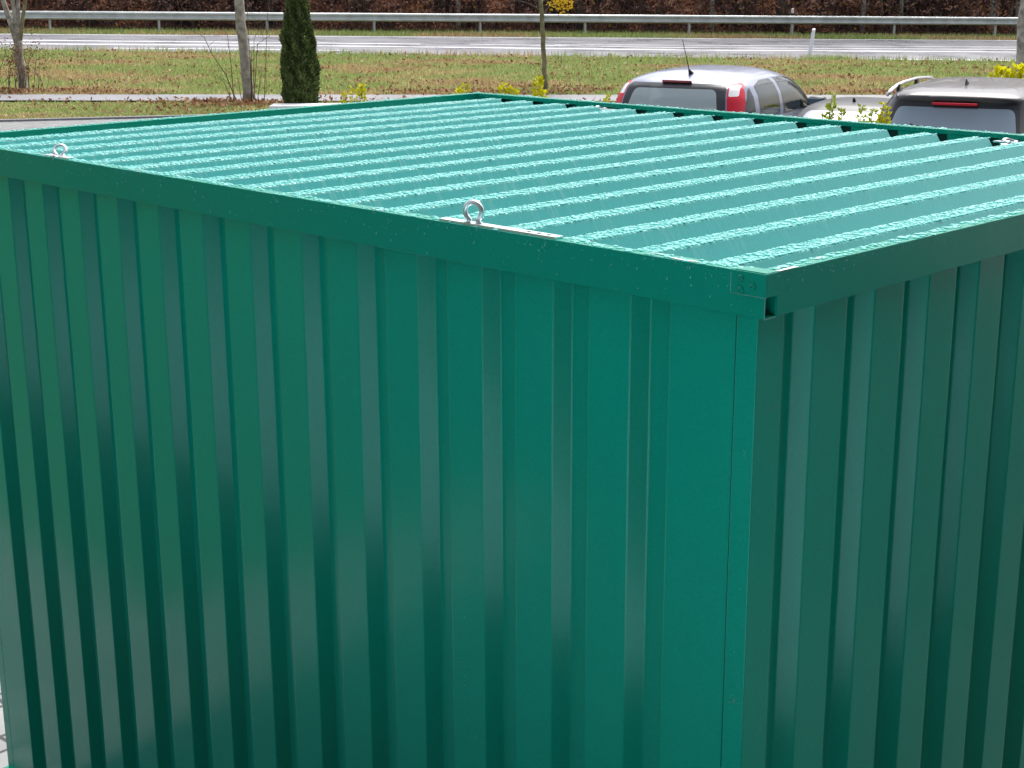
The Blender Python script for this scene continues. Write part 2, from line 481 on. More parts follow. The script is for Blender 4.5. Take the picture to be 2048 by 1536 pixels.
for _ in range(260):
    y = random.uniform(.03, 2.2); z = H-.002-abs(random.gauss(0, .012))
    face_drop((.0001, y, max(z, H-.07)), (1, 0, 0), random.choice([.0006, .0008, .0013]), random.uniform(1, 2.2))
for _ in range(260):
    x = -random.uniform(.05, 2.95); face_drop((x, W_-BW-.0001, H-random.uniform(.002, .012)), (0, -1, 0), random.uniform(.001, .002), 1)
# pale specks and drips on the walls
for i in range(16): face_drop((-.757+random.uniform(-.002, .002), INS-.0001, 1.38-.023*i+random.uniform(-.006, .006)), (0, -1, 0), random.choice([.0005, .0008, .0011]), 1.8)
for _ in range(26): face_drop((-random.uniform(.1, .3), INS-.0001, random.uniform(.9, 2.0)), (0, -1, 0), .0006, 1.2)
for _ in range(14): face_drop((-.06+random.uniform(-.012, .012), INS-.0008, random.uniform(1.05, 1.6)), (0, -1, 0), random.choice([.0005, .0011]), 1.2)
M['speck'] = plain('pale_speck', (.10, .42, .36), .15)
fd = mesh_obj('clinging_drops', v, f, M['speck'], cont, True); tag(fd, 'small drops clinging to the beam faces', kind='stuff')

# scuffs and scratches
M['scuff'] = plain('scuffed_paint', (.12, .34, .28), .6)
v = []; f = []
def scuff(c, u, w_, n, size):
    c, u, w_ = (np.array(q, float) for q in (c, u, w_))
    for _ in range(n):
        p = c+u*random.gauss(0, size)+w_*random.gauss(0, size*.8); L0 = size*random.uniform(.3, .9); a = random.gauss(.9, .35)
        d = u*math.cos(a)+w_*math.sin(a); q = u*-math.sin(a)+w_*math.cos(a); h_ = random.uniform(.0002, .0005); k = len(v)
        v.extend([tuple(p-d*L0), tuple(p+q*h_), tuple(p+d*L0), tuple(p-q*h_)]); f.append([k, k+1, k+2, k+3])
scuff((-INS+.0004, .086, 1.905), (0, 1, 0), (0, 0, 1), 16, .008)
scuff((-INS+.0004, .09, 1.30), (0, 1, 0), (0, 0, 1), 6, .006)
scuff((-INS+.0004, .45, 1.25), (0, 1, 0), (0, 0, 1), 5, .005)
scuff((-.058, INS-.0009, 1.83), (1, 0, 0), (0, 0, 1), 5, .006)
scuff((-.058, INS-.0009, 1.37), (1, 0, 0), (0, 0, 1), 10, .009)
scuff((-.77, INS-.0004, 1.2), (1, 0, 0), (0, 0, 1), 4, .005)
scuff((-1.52, INS-.0004, 1.75), (1, 0, 0), (0, 0, 1), 5, .006)
scuff((-.5, -.0004, H-.04), (1, 0, 0), (0, 0, 1), 5, .005)
sf = mesh_obj('scuff_marks', v, f, M['scuff'], cont); tag(sf, 'pale scuffs and fine scratches in the paint', kind='stuff')
# puddles lying on the beam tops and scraped zinc at the corner joint
M['puddle'] = plain('puddle_water', (.75, .8, .8), .12, .6)  # near-white base stands in for sky gleam on the wet spots
for (x, y, a_, b__) in ((-.175, .008, .036, .0045), (-.235, .02, .02, .003), (-.965, .010, .022, .004), (-.018, .070, .006, .016), (-.02, .18, .004, .014), (-1.9, .012, .03, .004), (-.012, .9, .003, .02)):
    v = []; n = 16
    for j in range(n):
        q = 2*math.pi*j/n; k_ = 1+.25*math.sin(3*q+x*40); v.append((x+a_*k_*math.cos(q), y+b__*k_*math.sin(q), H+.0011))
    mesh_obj('puddle', v, [list(range(n))], M['puddle'], cont)
v = [(-.006+.0006*random.random(), .036+.006*i, H+.0009) for i in range(10)]+[(.0006, .036+.006*(9-i), H+.0009) for i in range(10)]
v = [(x-.003*random.random() if i < 10 else x, y, z) for i, (x, y, z) in enumerate(v)]
mesh_obj('scraped_edge', v, [list(range(20))[::-1]], M['zinc'], cont)

# ---- lifting eyes
def lifting_eye(x, y, plate, tilt, yaw, zb=H):
    b = MB(); n = 22; Rr, rr = .0175, .0052
    c = .026
    pts = []
    for i in range(n+1):
        a = R(-90+28)+R(360-56)*i/n
        pts.append((Rr*math.cos(a), 0, c+Rr*math.sin(a)))
    pts = [(.0115, 0, .002)]+pts+[(-.0115, 0, .002)]
    b.tube(pts, rr, 10)
    o = b.build('lifting_eye', M['zinc'], cont, True)
    o.location = (x, y, zb); o.rotation_euler = (tilt, 0, yaw)
    for s_ in (-1, 1):
        q = MB(); q.tube([(s_*.0125, 0, .0005), (s_*.0125, 0, .006)], .0072, 6)
        q.build('nut', M['zinc'], o)
    if plate:
        q = MB(); x0, x1 = plate
        xs = [x0, -.0, ]
        # slotted flat bar: two rails with rungs leaving three slots at its free end
        sl_ = [(x1-.020, x1-.032), (x1-.045, x1-.057), (x1-.070, x1-.082)]
        q.box(x0, sl_[2][1], -.011, .011, .0004, .0042)
        q.box(sl_[2][0], sl_[1][1], -.011, .011, .0004, .0042)
        q.box(sl_[1][0], sl_[0][1], -.011, .011, .0004, .0042)
        q.box(sl_[0][0], x1, -.011, .011, .0004, .0042)
        for a_, b_ in sl_:
            q.box(b_, a_, -.011, -.005, .0004, .0042); q.box(b_, a_, .005, .011, .0004, .0042)
        pl = q.build('slotted_plate', M['zinc'], cont)
        pl.location = (x, y, zb)
    return o
lifting_eye(-.693, .016, (-.085, .225), 0, R(20))
lifting_eye(-2.262, .016, (-.06, .06), R(-42), R(48)).scale = (.88, .88, .88)
lifting_eye(-2.292, W_-.055, (-.06, .06), R(-80), R(55), H-.022)
lifting_eye(-.70, W_-.060, (-.06, .06), R(-80), R(55), H-.022)
for x in (-2.292, -.70):
    b = MB(); b.bbox(x-.03, x+.03, W_-.085, W_-.034, H-.05, H-.0225); b.build('eye_bracket', M['zinc'], cont)

# ================================================================== GROUND
# edge lines in the view-aligned frame (s across, t away)
def line(p, q):
    (s0, t0, _), (s1, t1, _) = p, q
    k = (t1-t0)/(s1-s0)
    return lambda s: t0+k*(max(-30, min(30, s))-s0)
tA = line(G(10, 189), G(1680, 190))                     # far edge of the footpath
tA0 = line(G(10, 201), G(1680, 203))                    # near edge
tLot = line(G(10, 243), G(130, 240))
tB = line(G(10, 100, 0, True), G(1900, 123, 0, True))   # near road edge
tC = line(G(10, 67, 0, True), G(1900, 79.5, 0, True))   # far road edge
def hgt(s, t):
    a, b_ = tA(s), tB(s)
    if t <= a: z = 0.0
    elif t >= b_: z = ZR(s)
    else:
        k = (t-a)/(b_-a); k = k*k*(3-2*k); z = ZR(s)*k + .10*math.sin(math.pi*k)*(1-k)
    return z
ss = sorted(set([-220, -150, -100, -70, -50] + list(np.arange(-40, 41, 1.0)) + [50, 70, 100, 150, 220]))
tt = sorted(set([-120, -70, -40, -20, -10, 0, 5, 10, 15, 20, 25] + list(np.arange(28, 72, .75)) + [76, 82, 90, 100, 120, 160, 220, 350, 600]))
v = []; f = []
for t in tt:
    for s in ss:
        z = hgt(s, t)-.03
        if tA(s) < t < tB(s)-.4: z += random.uniform(-.03, .03)
        v.append(V(s, t, z))
n = len(ss)
for i in range(len(tt)-1):
    for j in range(n-1): f.append([i*n+j, i*n+j+1, (i+1)*n+j+1, (i+1)*n+j])
def ground_mat():
    mt, nn, l, b = node_mat('grass_ground')
    tc = nn.new('ShaderNodeTexCoord')
    def noise(s_, det=6, ro=.6):
        t = nn.new('ShaderNodeTexNoise'); t.inputs['Scale'].default_value = s_; t.inputs['Detail'].default_value = det; t.inputs['Roughness'].default_value = ro
        l.new(tc.outputs['Object'], t.inputs['Vector']); return t
    a = noise(.55); c = noise(3.5); d = noise(22, 4)
    r = nn.new('ShaderNodeValToRGB')
    e_ = r.color_ramp.elements
    e_[0].position = .36; e_[0].color = (.165, .105, .055, 1)
    e_[1].position = .62; e_[1].color = (.115, .155, .038, 1)
    x = e_.new(.47); x.color = (.17, .15, .07, 1); x = e_.new(.55); x.color = (.13, .15, .045, 1)
    ad = nn.new('ShaderNodeMath'); ad.operation = 'MULTIPLY_ADD'; ad.inputs[1].default_value = .45
    l.new(c.outputs[0], ad.inputs[0]); 
    ml = nn.new('ShaderNodeMath'); ml.operation = 'MULTIPLY'; ml.inputs[1].default_value = .55
    l.new(a.outputs[0], ml.inputs[0]); l.new(ml.outputs[0], ad.inputs[2]); l.new(ad.outputs[0], r.inputs[0])
    mr = nn.new('ShaderNodeMapRange'); mr.inputs[1].default_value = .3; mr.inputs[2].default_value = .7; mr.inputs[3].default_value = .55; mr.inputs[4].default_value = 1.4
    l.new(d.outputs[0], mr.inputs[0])
    vs = nn.new('ShaderNodeVectorMath'); vs.operation = 'SCALE'
    l.new(r.outputs[0], vs.inputs[0]); l.new(mr.outputs[0], vs.inputs['Scale'])
    l.new(vs.outputs[0], b.inputs['Base Color']); b.inputs['Roughness'].default_value = .9; b.inputs['Specular IOR Level'].default_value = 0
    bp = nn.new('ShaderNodeBump'); bp.inputs['Distance'].default_value = .05; bp.inputs['Strength'].default_value = .8
    l.new(d.outputs[0], bp.inputs['Height']); l.new(bp.outputs[0], b.inputs['Normal'])
    return mt
g = mesh_obj('ground', v, f, ground_mat(), smooth=True); tag(g, kind='structure')

def wet_mat(name, c, rough, scale=30, var=.2, bump=.3):
    mt, nn, l, b = node_mat(name)
    tc = nn.new('ShaderNodeTexCoord')
    t = nn.new('ShaderNodeTexNoise'); t.inputs['Scale'].default_value = scale; t.inputs['Detail'].default_value = 6
    t2 = nn.new('ShaderNodeTexNoise'); t2.inputs['Scale'].default_value = .6; t2.inputs['Detail'].default_value = 4
    for q in (t, t2): l.new(tc.outputs['Object'], q.inputs['Vector'])
    mr = nn.new('ShaderNodeMapRange'); mr.inputs[1].default_value = .3; mr.inputs[2].default_value = .7; mr.inputs[3].default_value = 1-var; mr.inputs[4].default_value = 1+var
    l.new(t.outputs[0], mr.inputs[0])
    vs = nn.new('ShaderNodeVectorMath'); vs.operation = 'SCALE'; vs.inputs[0].default_value = c
    l.new(mr.outputs[0], vs.inputs['Scale']); l.new(vs.outputs[0], b.inputs['Base Color'])
    m2 = nn.new('ShaderNodeMapRange'); m2.inputs[1].default_value = .35; m2.inputs[2].default_value = .65; m2.inputs[3].default_value = rough*.7; m2.inputs[4].default_value = rough*1.4
    l.new(t2.outputs[0], m2.inputs[0]); l.new(m2.outputs[0], b.inputs['Roughness'])
    bp = nn.new('ShaderNodeBump'); bp.inputs['Distance'].default_value = .01; bp.inputs['Strength'].default_value = bump
    l.new(t.outputs[0], bp.inputs['Height']); l.new(bp.outputs[0], b.inputs['Normal'])
    return mt
def band(name, f0, f1, zf, mat, s0=-40, s1=40, n=60, parent=None):
    v = []; f = []
    for i in range(n+1):
        s = s0+(s1-s0)*i/n
        for t in (f0(s), f1(s)): v.append(V(s, t, zf(s)))
    for i in range(n): f.append([2*i, 2*i+2, 2*i+3, 2*i+1])
    return mesh_obj(name, v, f, mat, parent)
M['path'] = wet_mat('wet_path', (.22, .22, .235), .45)
M['road'] = wet_mat('wet_asphalt', (.24, .24, .265), .32, 60, .12)
M['line'] = wet_mat('road_line_paint', (.78, .78, .8), .35, 40, .08)
tag(band('wood_floor', lambda s: tC(s)+3.4, lambda s: tC(s)+120, lambda s: ZR(s)+.10, plain('leaf_litter', (.06, .036, .028), 1.0, spec=0, noise=.5, nscale=4), -90, 90, 60), kind='structure')
tag(band('footpath', lambda s: tA0(s), lambda s: tA(s), lambda s: 0.004, M['path']), kind='structure')
road = tag(band('road', lambda s: tB(s), lambda s: tC(s), lambda s: ZR(s), M['road']), kind='structure')
def marking(pts, wdt):
    g_ = [G(x, y, 0, True) for x, y in pts]
    v = []; f = []
    for i, (s, t, z) in enumerate(g_):
        v += [V(s, t-wdt/2, ZR(s)+.006), V(s, t+wdt/2, ZR(s)+.006)]
    for i in range(len(g_)-1): f.append([2*i, 2*i+2, 2*i+3, 2*i+1])
    mesh_obj('lane_marking', v, f, M['line'], road)
marking([(-300, 66.3), (0, 68.6), (700, 73.5), (1400, 77.5), (2300, 83)], .35)
marking([(-300, 78), (0, 80.5), (400, 84), (840, 88.5)], .5)
marking([(-300, 85), (0, 87.5), (650, 92), (1350, 100.2), (2300, 106)], .55)
marking([(940, 88.6), (1350, 95.5), (2300, 101)], .35)
marking([(1110, 89.6), (1500, 91.5), (2300, 96)], .3)
marking([(225, 96.5), (480, 98.5), (700, 101.6)], .4)
marking([(1780, 118.5), (2300, 125)], .4)

# car park: pale concrete pavers with dark joints
def paver_mat():
    mt, nn, l, b = node_mat('pale_pavers')
    tc = nn.new('ShaderNodeTexCoord')
    n0 = nn.new('ShaderNodeTexNoise'); n0.inputs['Scale'].default_value = 1.3; l.new(tc.outputs['Object'], n0.inputs['Vector'])
    vm = nn.new('ShaderNodeVectorMath'); vm.operation = 'MULTIPLY_ADD'; vm.inputs[1].default_value = (.1, .1, 0)
    l.new(n0.outputs['Color'], vm.inputs[0]); l.new(tc.outputs['Object'], vm.inputs[2])
    br_ = nn.new('ShaderNodeTexBrick'); br_.inputs['Scale'].default_value = 1.0
    br_.inputs['Brick Width'].default_value = .20; br_.inputs['Row Height'].default_value = .13; br_.inputs['Mortar Size'].default_value = .008
    br_.inputs['Color1'].default_value = (.29, .29, .285, 1); br_.inputs['Color2'].default_value = (.24, .24, .24, 1); br_.inputs['Mortar'].default_value = (.035, .035, .035, 1)
    l.new(vm.outputs[0], br_.inputs['Vector'])
    n1 = nn.new('ShaderNodeTexNoise'); n1.inputs['Scale'].default_value = 3; n1.inputs['Detail'].default_value = 6; l.new(tc.outputs['Object'], n1.inputs['Vector'])
    mr = nn.new('ShaderNodeMapRange'); mr.inputs[1].default_value = .3; mr.inputs[2].default_value = .7; mr.inputs[3].default_value = .8; mr.inputs[4].default_value = 1.15
    l.new(n1.outputs[0], mr.inputs[0])
    vs = nn.new('ShaderNodeVectorMath'); vs.operation = 'SCALE'; l.new(br_.outputs[0], vs.inputs[0]); l.new(mr.outputs[0], vs.inputs['Scale'])
    l.new(vs.outputs[0], b.inputs['Base Color']); b.inputs['Roughness'].default_value = .45
    bp = nn.new('ShaderNodeBump'); bp.inputs['Distance'].default_value = .005; bp.inputs['Strength'].default_value = .6; bp.invert = True
    l.new(br_.outputs['Fac'], bp.inputs['Height']); l.new(bp.outputs[0], b.inputs['Normal'])
    return mt
tag(band('car_park', lambda s: -30, lambda s: min(29, tLot(s)), lambda s: -.006, paver_mat(), -28, 30, 40), kind='structure')
# kerb between car park and lawn
v = []; f = []
for i in range(41):
    s = -28+58*i/40; t = min(29, tLot(s)); 
    v += [V(s, t, -.02), V(s, t, .03), V(s, t+.12, .03), V(s, t+.12, -.02)]
for i in range(40):
    for j in range(3): f.append([4*i+j, 4*i+j+1, 4*i+j+5, 4*i+j+4])
tag(mesh_obj('kerb', v, f, M['path']), kind='structure')

# loading platform the picture was taken from (mirrored in the wall ribs)
M['deck'] = wet_mat('blue_reflector_deck', (.50, .86, .97), .4, 25)  # light blue put in so the ribs mirror a brighter, bluer deck
M['deckside'] = plain('dark_platform_side', (.02, .022, .022), .8)
M['added_wall'] = plain('added_dark_wall', (.03, .034, .034), .85, noise=.2, nscale=4)  # dark finish of the unseen buildings added to dim light and reflections
K = np.array([1.05, -.33]); ua = np.array([-.75, -.66]); ub = np.array([.75, -.66])
P = [K, K+ua*3.9, K+ua*3.9+ub*9, K+ub*9]
v = [(p[0], p[1], z) for z in (0, .70) for p in P]
o = empty('loading_platform', (float(K[0]), float(K[1]), 0))
tag(o, 'low loading platform with light blue deck coloured for the rib reflections', 'platform')
pv = [(x-K[0], y-K[1], z) for x, y, z in v]
mesh_obj('platform_side', pv, [[0, 1, 5, 4][::-1], [1, 2, 6, 5][::-1], [2, 3, 7, 6][::-1], [3, 0, 4, 7][::-1]], M['deckside'], o)
tv = [(x, y, z+dz) for dz in (.0, .05) for x, y, z in pv[4:]]
mesh_obj('platform_deck', tv, [[3, 2, 1, 0][::-1], [4, 5, 6, 7][::-1], [0, 1, 5, 4], [1, 2, 6, 5], [2, 3, 7, 6], [3, 0, 4, 7]], M['deck'], o)
# unseen dark shed, added so the front wall crests mirror something dark
o = empty('added_low_shed', (-5, -3.1, 0))
tag(o, 'low dark unseen shed added to darken the front wall reflections', 'shed')
b = MB(); b.bbox(0, 4.2, -2.5, 0, 0, 1.35, .02); b.build('wall', M['added_wall'], o)
b = MB(); b.bbox(-.05, 4.25, -2.55, .05, 1.35, 1.42, .01); b.build('roof', M['black_band'], o)
b = MB(); b.bbox(1.2, 2.2, 0, .04, .05, 1.2, .005); b.build('door', M['deckside'], o)
o = empty('added_shade_building', (3.75, -4.45, 0), math.atan2(-.66, -.75)+math.pi)  # unseen building added to cut the light on the rib flanks
tag(o, 'tall dark unseen building added to shade the wall ribs', 'building')
b = MB(); b.bbox(-6, 9, -8, 0, 0, 13, .03); b.build('wall', M['added_wall'], o)
b = MB(); b.bbox(-6.2, 9.2, -8.2, .25, 13, 13.3, .03); b.build('roof', M['black_band'], o)
o = empty('added_side_shade_building', (8.5, -1, 0), R(-8))  # unseen building added to dim the light on the side wall
tag(o, 'tall dark unseen building added to shade the side wall', 'building')
b = MB(); b.bbox(0, 10, -2, 15, 0, 12, .03); b.build('wall', M['added_wall'], o)
b = MB(); b.bbox(-.25, 10.25, -2.25, 15.25, 12, 12.3, .03); b.build('roof', M['black_band'], o)
v = [(-3.9, -1.1, .002), (-5.3, -30, .002), (-40, -30, .002), (-40, -2.4, .002)]
tag(mesh_obj('added_lawn', v, [[0, 3, 2, 1]], plain('reflection_tint_lawn', (.06, .13, .03), .9, spec=.05, noise=.4, nscale=5)), kind='structure')  # unseen green patch added to tint the front wall reflections
M['asph'] = wet_mat('added_dark_asphalt', (.035, .036, .036), .8, 50)  # unseen dark ground added so the walls mirror less brightness
v = [(.35, .05, .001), (-2.9, .05, .001), (-3.3, -3.2, .001), (0, -12, .001), (14, -12, .001), (22, 6, .001), (5.5, 12, .001), (.35, 6, .001)]
tag(mesh_obj('added_dark_yard', v, [list(range(8))], M['asph']), kind='structure')
# ================================================================== GUARDRAIL
tR = line(G(99, 64, 0, True), G(1900, 74, 0, True))
def hz(s, t): return hgt(s, t)
M['rail'] = plain('weathered_zinc', (.55, .58, .57), .4, .35, noise=.15, nscale=3, bump=.1, bscale=8)
gr = empty('guardrail', V(0, tR(0), ZR(0)))
tag(gr, 'galvanised steel guardrail on thin posts along the far side of the road', 'guardrail')
gr_loc = np.array(V(0, tR(0), ZR(0)))
def loc(p, o): return tuple(np.array(p)-o)
profile = [(.0, .45), (-.012, .452), (-.075, .485), (-.08, .50), (-.08, .53), (-.07, .545), (-.01, .575), (-.005, .60), (-.01, .625), (-.07, .655), (-.08, .67), (-.08, .70), (-.07, .72), (-.01, .752), (.0, .754), (.01, .745)]
v = []; f = []; n = len(profile)
sv = np.arange(-32, 33, 2.0)
for s in sv:
    for d, z in profile: v.append(loc(V(s, tR(s)+d, ZR(s)+z), gr_loc))
for i in range(len(sv)-1):
    for j in range(n-1): f.append([i*n+j, (i+1)*n+j, (i+1)*n+j+1, i*n+j+1])
mesh_obj('rail', v, f, M['rail'], gr, True)
s0 = at(738, 56)[0]
k = -6
for k in range(-7, 8):
    s = s0+k*3.95; t = tR(s)
    b = MB()
    x, y, z = loc(V(s, t+.01, ZR(s)), gr_loc)
    # sigma post: web with two flanges
    b.box(x-.03, x+.03, y-.004, y+.004, z-.1, z+.72)
    b.box(x-.034, x-.030, y-.035, y+.035, z-.1, z+.72)
    b.box(x+.030, x+.034, y-.035, y+.035, z-.1, z+.72)
    b.build('guardrail_post', M['rail'], gr)

# ================================================================== DELINEATORS
def delineator(px, py, lean, fore, label, road=True, zoff=0, tover=None):
    s, t, z = G(px, py, 0, True)
    if tover is not None: s, t, _ = at(px, tover)
    z = hgt(s, t)
    o = empty('delineator_post', V(s, t, z-.02)); o.rotation_euler = (fore, 0, -YAW*0+0)
    tag(o, label, 'roadside post', 'white roadside marker posts')
    def ring(z0, z1, mat, name, r0=.055, r1=.055, cut=0):
        v = []; n = 10
        for zz, r_, c_ in ((z0, r0, 0), (z1, r1, cut)):
            for j in range(n):
                a = 2*math.pi*j/n; v.append((r_*math.cos(a)*1.05, r_*math.sin(a)*.75, zz+(c_*math.sin(a))))
        f = [[j, (j+1) % n, n+(j+1) % n, n+j] for j in range(n)]+[list(range(n))[::-1], [n+j for j in range(n)]]
        return mesh_obj(name, v, f, mat, o)
    ring(0, .68, M['white_post'], 'shaft', .06, .055)
    ring(.681, .86, M['black_band'] if tover is not None else M['white_post'], 'band', .0555, .055)
    ring(.861, 1.02, M['white_post'], 'cap', .055, .052, .03)
    d = Vector((RH[0], RH[1], 0)); 
    o.rotation_mode = 'QUATERNION'
    o.rotation_quaternion = Matrix.Rotation(lean, 4, Vector((-FH[0], -FH[1], 0))).to_quaternion()
    if tover is None: o.scale = (1, 1, .76)
    return o
delineator(1619, 110, R(-7), 0, 'plain white marker post leaning at the near edge of the road')
delineator(1581, 70, R(0), 0, 'white marker post with a black band standing behind the far guardrail', tover=tR(at(1581, 59)[0])+.5)

# ================================================================== ROADSIDE TREES
def noise_pts(pts, amp):
    return [tuple(np.array(p)+rng.normal(0, amp, 3)*(0 if i == 0 else 1)) for i, p in enumerate(pts)]
def twig_cloud(b, base, direc, length, rad, depth, leaves=None):
    """recursive thin branches"""
    base = np.array(base, float); d = np.array(direc, float); d /= np.linalg.norm(d)
    pts = [base]; p = base.copy()
    for i in range(4):
        d = d+rng.normal(0, .14, 3)+np.array([0, 0, .05]); d /= np.linalg.norm(d)
        p = p+d*length/4; pts.append(p.copy())
        if depth > 0 and i > 0 and rng.random() < .85:
            sd_ = d+rng.normal(0, .6, 3); twig_cloud(b, p, sd_, length*.6, rad*.5, depth-1, leaves)
    b.tube(pts, [rad*(1-.17*i) for i in range(5)], 5)
    if leaves is not None and depth == 0: leaves.append(pts[-1])
def quads(points, size, nrm_jit=1.0, aspect=1.4, up=0.0):
    """leaf quads around the given points -> verts (N*4,3)"""
    P_ = np.asarray(points); N = len(P_)
    a = rng.normal(size=(N, 3)); a[:, 2] += up; a /= np.linalg.norm(a, axis=1)[:, None]
    c = rng.normal(size=(N, 3)); c -= (c*a).sum(1)[:, None]*a; c /= np.linalg.norm(c, axis=1)[:, None]
    s_ = (np.asarray(size)*np.ones(N))[:, None]
    return np.stack([P_-a*s_*aspect/2, P_+c*s_*.38, P_+a*s_*aspect/2, P_-c*s_*.38], 1).reshape(-1, 3)
def trunk_tree(name, px, py, dist, label, wpx, lean=0, fork=None, h=6, mat='bark', crown=True, zb=None):
    s, t, _ = at(px, dist); z = hgt(s, t)-.04 if zb is None else zb
    o = empty(name, V(s, t, z)); tag(o, label, 'tree')
    r0 = wpx*dist/FPX/2
    r3 = np.array([RH[0], RH[1], 0]); f3 = np.array([FH[0], FH[1], 0])
    b = MB()
    hh = fork or h*.55
    N = 12
    pts = [np.array([0, 0, 0])+r3*lean*(i/N)*hh+rng.normal(0, r0*.10, 3)*[1, 1, 0]+np.array([0, 0, hh*i/N]) for i in range(N+1)]
    rad = [r0*(1.35 if i == 0 else 1.08 if i == 1 else 1-.15*i/N) for i in range(N+1)]
    b.tube(pts, rad, 12); b.build('trunk', M[mat], o, True)
    return o, pts[-1], r0, r3, f3
# left tree, low fork into three rising limbs
o, top, r0, r3, f3 = trunk_tree('pollarded_tree', 42, 0, 34.6, 'grey barked roadside tree forking low into four upright limbs, leftmost in the photo', 18, fork=1.12, lean=-.03)
for (dx, dy, sc_, mt, hh) in ((-.44, 0, .62, 'bark', 2.2), (-.06, -.05, .5, 'bark', 2.6), (.10, .1, .45, 'bark', 2.4), (.42, .02, .42, 'barkmoss', 2.3)):
    b = MB()
    pts = [top-np.array([0, 0, .22])]+[top+r3*dx*(k_/6)**.7*(1.0+.25*k_/6)*1.0+f3*dy*k_/6+np.array([0, 0, hh*k_/6])+rng.normal(0, .008, 3) for k_ in range(1, 7)]
    b.tube(pts, [r0*sc_*(1.05-.07*k_) for k_ in range(7)], 9)
    lm = b.build('limb', M[mt], o, True)
    b = MB()
    for q in range(4): twig_cloud(b, pts[3+q % 4], r3*rng.normal()*.6+f3*rng.normal()*.6+np.array([0, 0, 1.2]), 1.6, .02, 2)
    b.build('twigs', M['twig'], lm, True)
o, top, r0, r3, f3 = trunk_tree('roadside_tree', 494, 0, 31.4, 'pale lichen spotted trunk leaning slightly left among bare shoots, beside the conifer', 21, lean=-.052, fork=3.2)
for q in range(4):
    b = MB(); twig_cloud(b, top, r3*(q-1.5)*.5+f3*rng.normal()*.4+np.array([0, 0, 1.3]), 2.6, .06, 3); b.build('limb', M['bark'], o, True)
o, top, r0, r3, f3 = trunk_tree('young_tree', 1092, 0, 33.6, 'slender young tree with mossy trunk and a few yellow leaves left', 10, lean=-.055, fork=2.05, mat='barkmoss')
b = MB(); sw = MB()
for zf, sx in ((1.75, -1), (1.85, 1), (1.95, -1), (2.0, 1), (1.68, 1), (1.9, -1)):
    twig_cloud(b, r3*-.055*zf+np.array([0, 0, zf]), r3*sx*rng.uniform(.8, 1.2)+f3*rng.normal()*.5+np.array([0, 0, .45]), .8, .012, 1)
b.tube([top-np.array([0, 0, .1]), top+np.array([-.02, 0, .8]), top+np.array([0, .05, 1.8])], [r0*.8, r0*.6, r0*.2], 8)
b.build('branches', M['twig'], o, True)
pts = np.concatenate([np.array([r3*.30+np.array([0, 0, 1.93])])+rng.normal(0, 1, (150, 3))*[.14, .14, .10], np.array([r3*.5+np.array([0, 0, 2.05])])+rng.normal(0, 1, (70, 3))*[.12, .12, .07], np.array([np.array([0, 0, 2.6])])+rng.normal(0, 1, (160, 3))*[.35, .35, .3]])
tn = np.array([.75, .50, .04])*rng.uniform(.6, 1.15, (len(pts), 1))
np_mesh('leaves', quads(pts, .055), 4, M['leaf'], tn, o)
# mossy sucker growth along the young trunk
b = MB()
for q in range(26):
    zf = rng.uniform(.05, 1.15); b.tube([r3*-.055*zf+np.array([0, 0, zf]), r3*-.055*zf+np.array([rng.normal(0, .06), rng.normal(0, .06), zf+.08])], [.008, .003], 4)
b.build('sucker_shoots', M['barkmoss'], o, True)
o, top, r0, r3, f3 = trunk_tree('roadside_tree', 2051, 0, 27.0, 'thick mottled trunk cut by the right edge of the photo, behind the dark estate car', 34, lean=-.012, fork=3.4)
for q in range(4):
    b = MB(); twig_cloud(b, top, r3*(q-1.5)*.5+f3*rng.normal()*.4+np.array([0, 0, 1.3]), 2.6, .07, 3); b.build('limb', M['bark'], o, True)

# bare shoots at the foot of the trunks
def bare_shrub(name, label, dist, stems, mat='twig', leafc=None):
    s0_, t0_, _ = at(stems[0][0][0], dist); z0_ = hgt(s0_, t0_)
    org = np.array(V(s0_, t0_, z0_)); o = empty(name, tuple(org)); tag(o, label, 'shrub')
    lp = []
    for st_ in stems:
        b = MB(); pts = []
        dd = dist+rng.uniform(-.25, .25)
        for i, (x, y) in enumerate(st_[:-1]):
            a = at(x, dd, y); pts.append(np.array(V(a[0], a[1], a[2] if i else z0_-.02))-org)
        b.tube(pts, [st_[-1]*(1-.6*i/len(pts)) for i in range(len(pts))], 5)
        for q in range(3):
            p = pts[-1]*.5+pts[len(pts)//2]*.5 if q else pts[-1]
            e_ = p+rng.normal(0, .12, 3)+np.array([0, 0, .2]); b.tube([p, e_], [st_[-1]*.35, st_[-1]*.15], 4); lp.append(e_)
        b.build('stem', M[mat], o, True)
    if leafc is not None:
        lp = np.array(lp*6)+rng.normal(0, .06, (len(lp)*6, 3))
        np_mesh('withered_leaves', quads(lp, .04), 4, M['leaf'], np.array(leafc)*rng.uniform(.6, 1.3, (len(lp), 1)), o)
bare_shrub('bare_shrub', 'leafless shoots rising around the foot of the pale leaning trunk', 31.2,
    [[(475, 200), (452, 150), (425, 110), (408, 74), .012], [(468, 197), (462, 130), (455, 70), .010], [(502, 198), (503, 150), (502, 96), .014],
     [(502, 98), (515, 88), (540, 71), .008], [(502, 98), (508, 80), (513, 66), .007], [(502, 98), (497, 80), (492, 68), .007], [(514, 200), (522, 150), .008],
     [(484, 199), (478, 170), .008], [(525, 200), (534, 175), .006], [(466, 199), (448, 165), (432, 150), .007], [(497, 60), (494, 0), (490, -30), .007], [(521, 65), (536, 15), (545, -20), .006]])
stems = []
for q in range(26):
    x = rng.uniform(-14, 95); top_y = rng.uniform(88, 140) if rng.random() < .4 else rng.uniform(120, 160)
    stems.append([(x, 178), (x+rng.uniform(-8, 8), (178+top_y)/2), (x+rng.uniform(-16, 16), top_y), rng.uniform(.004, .009)])
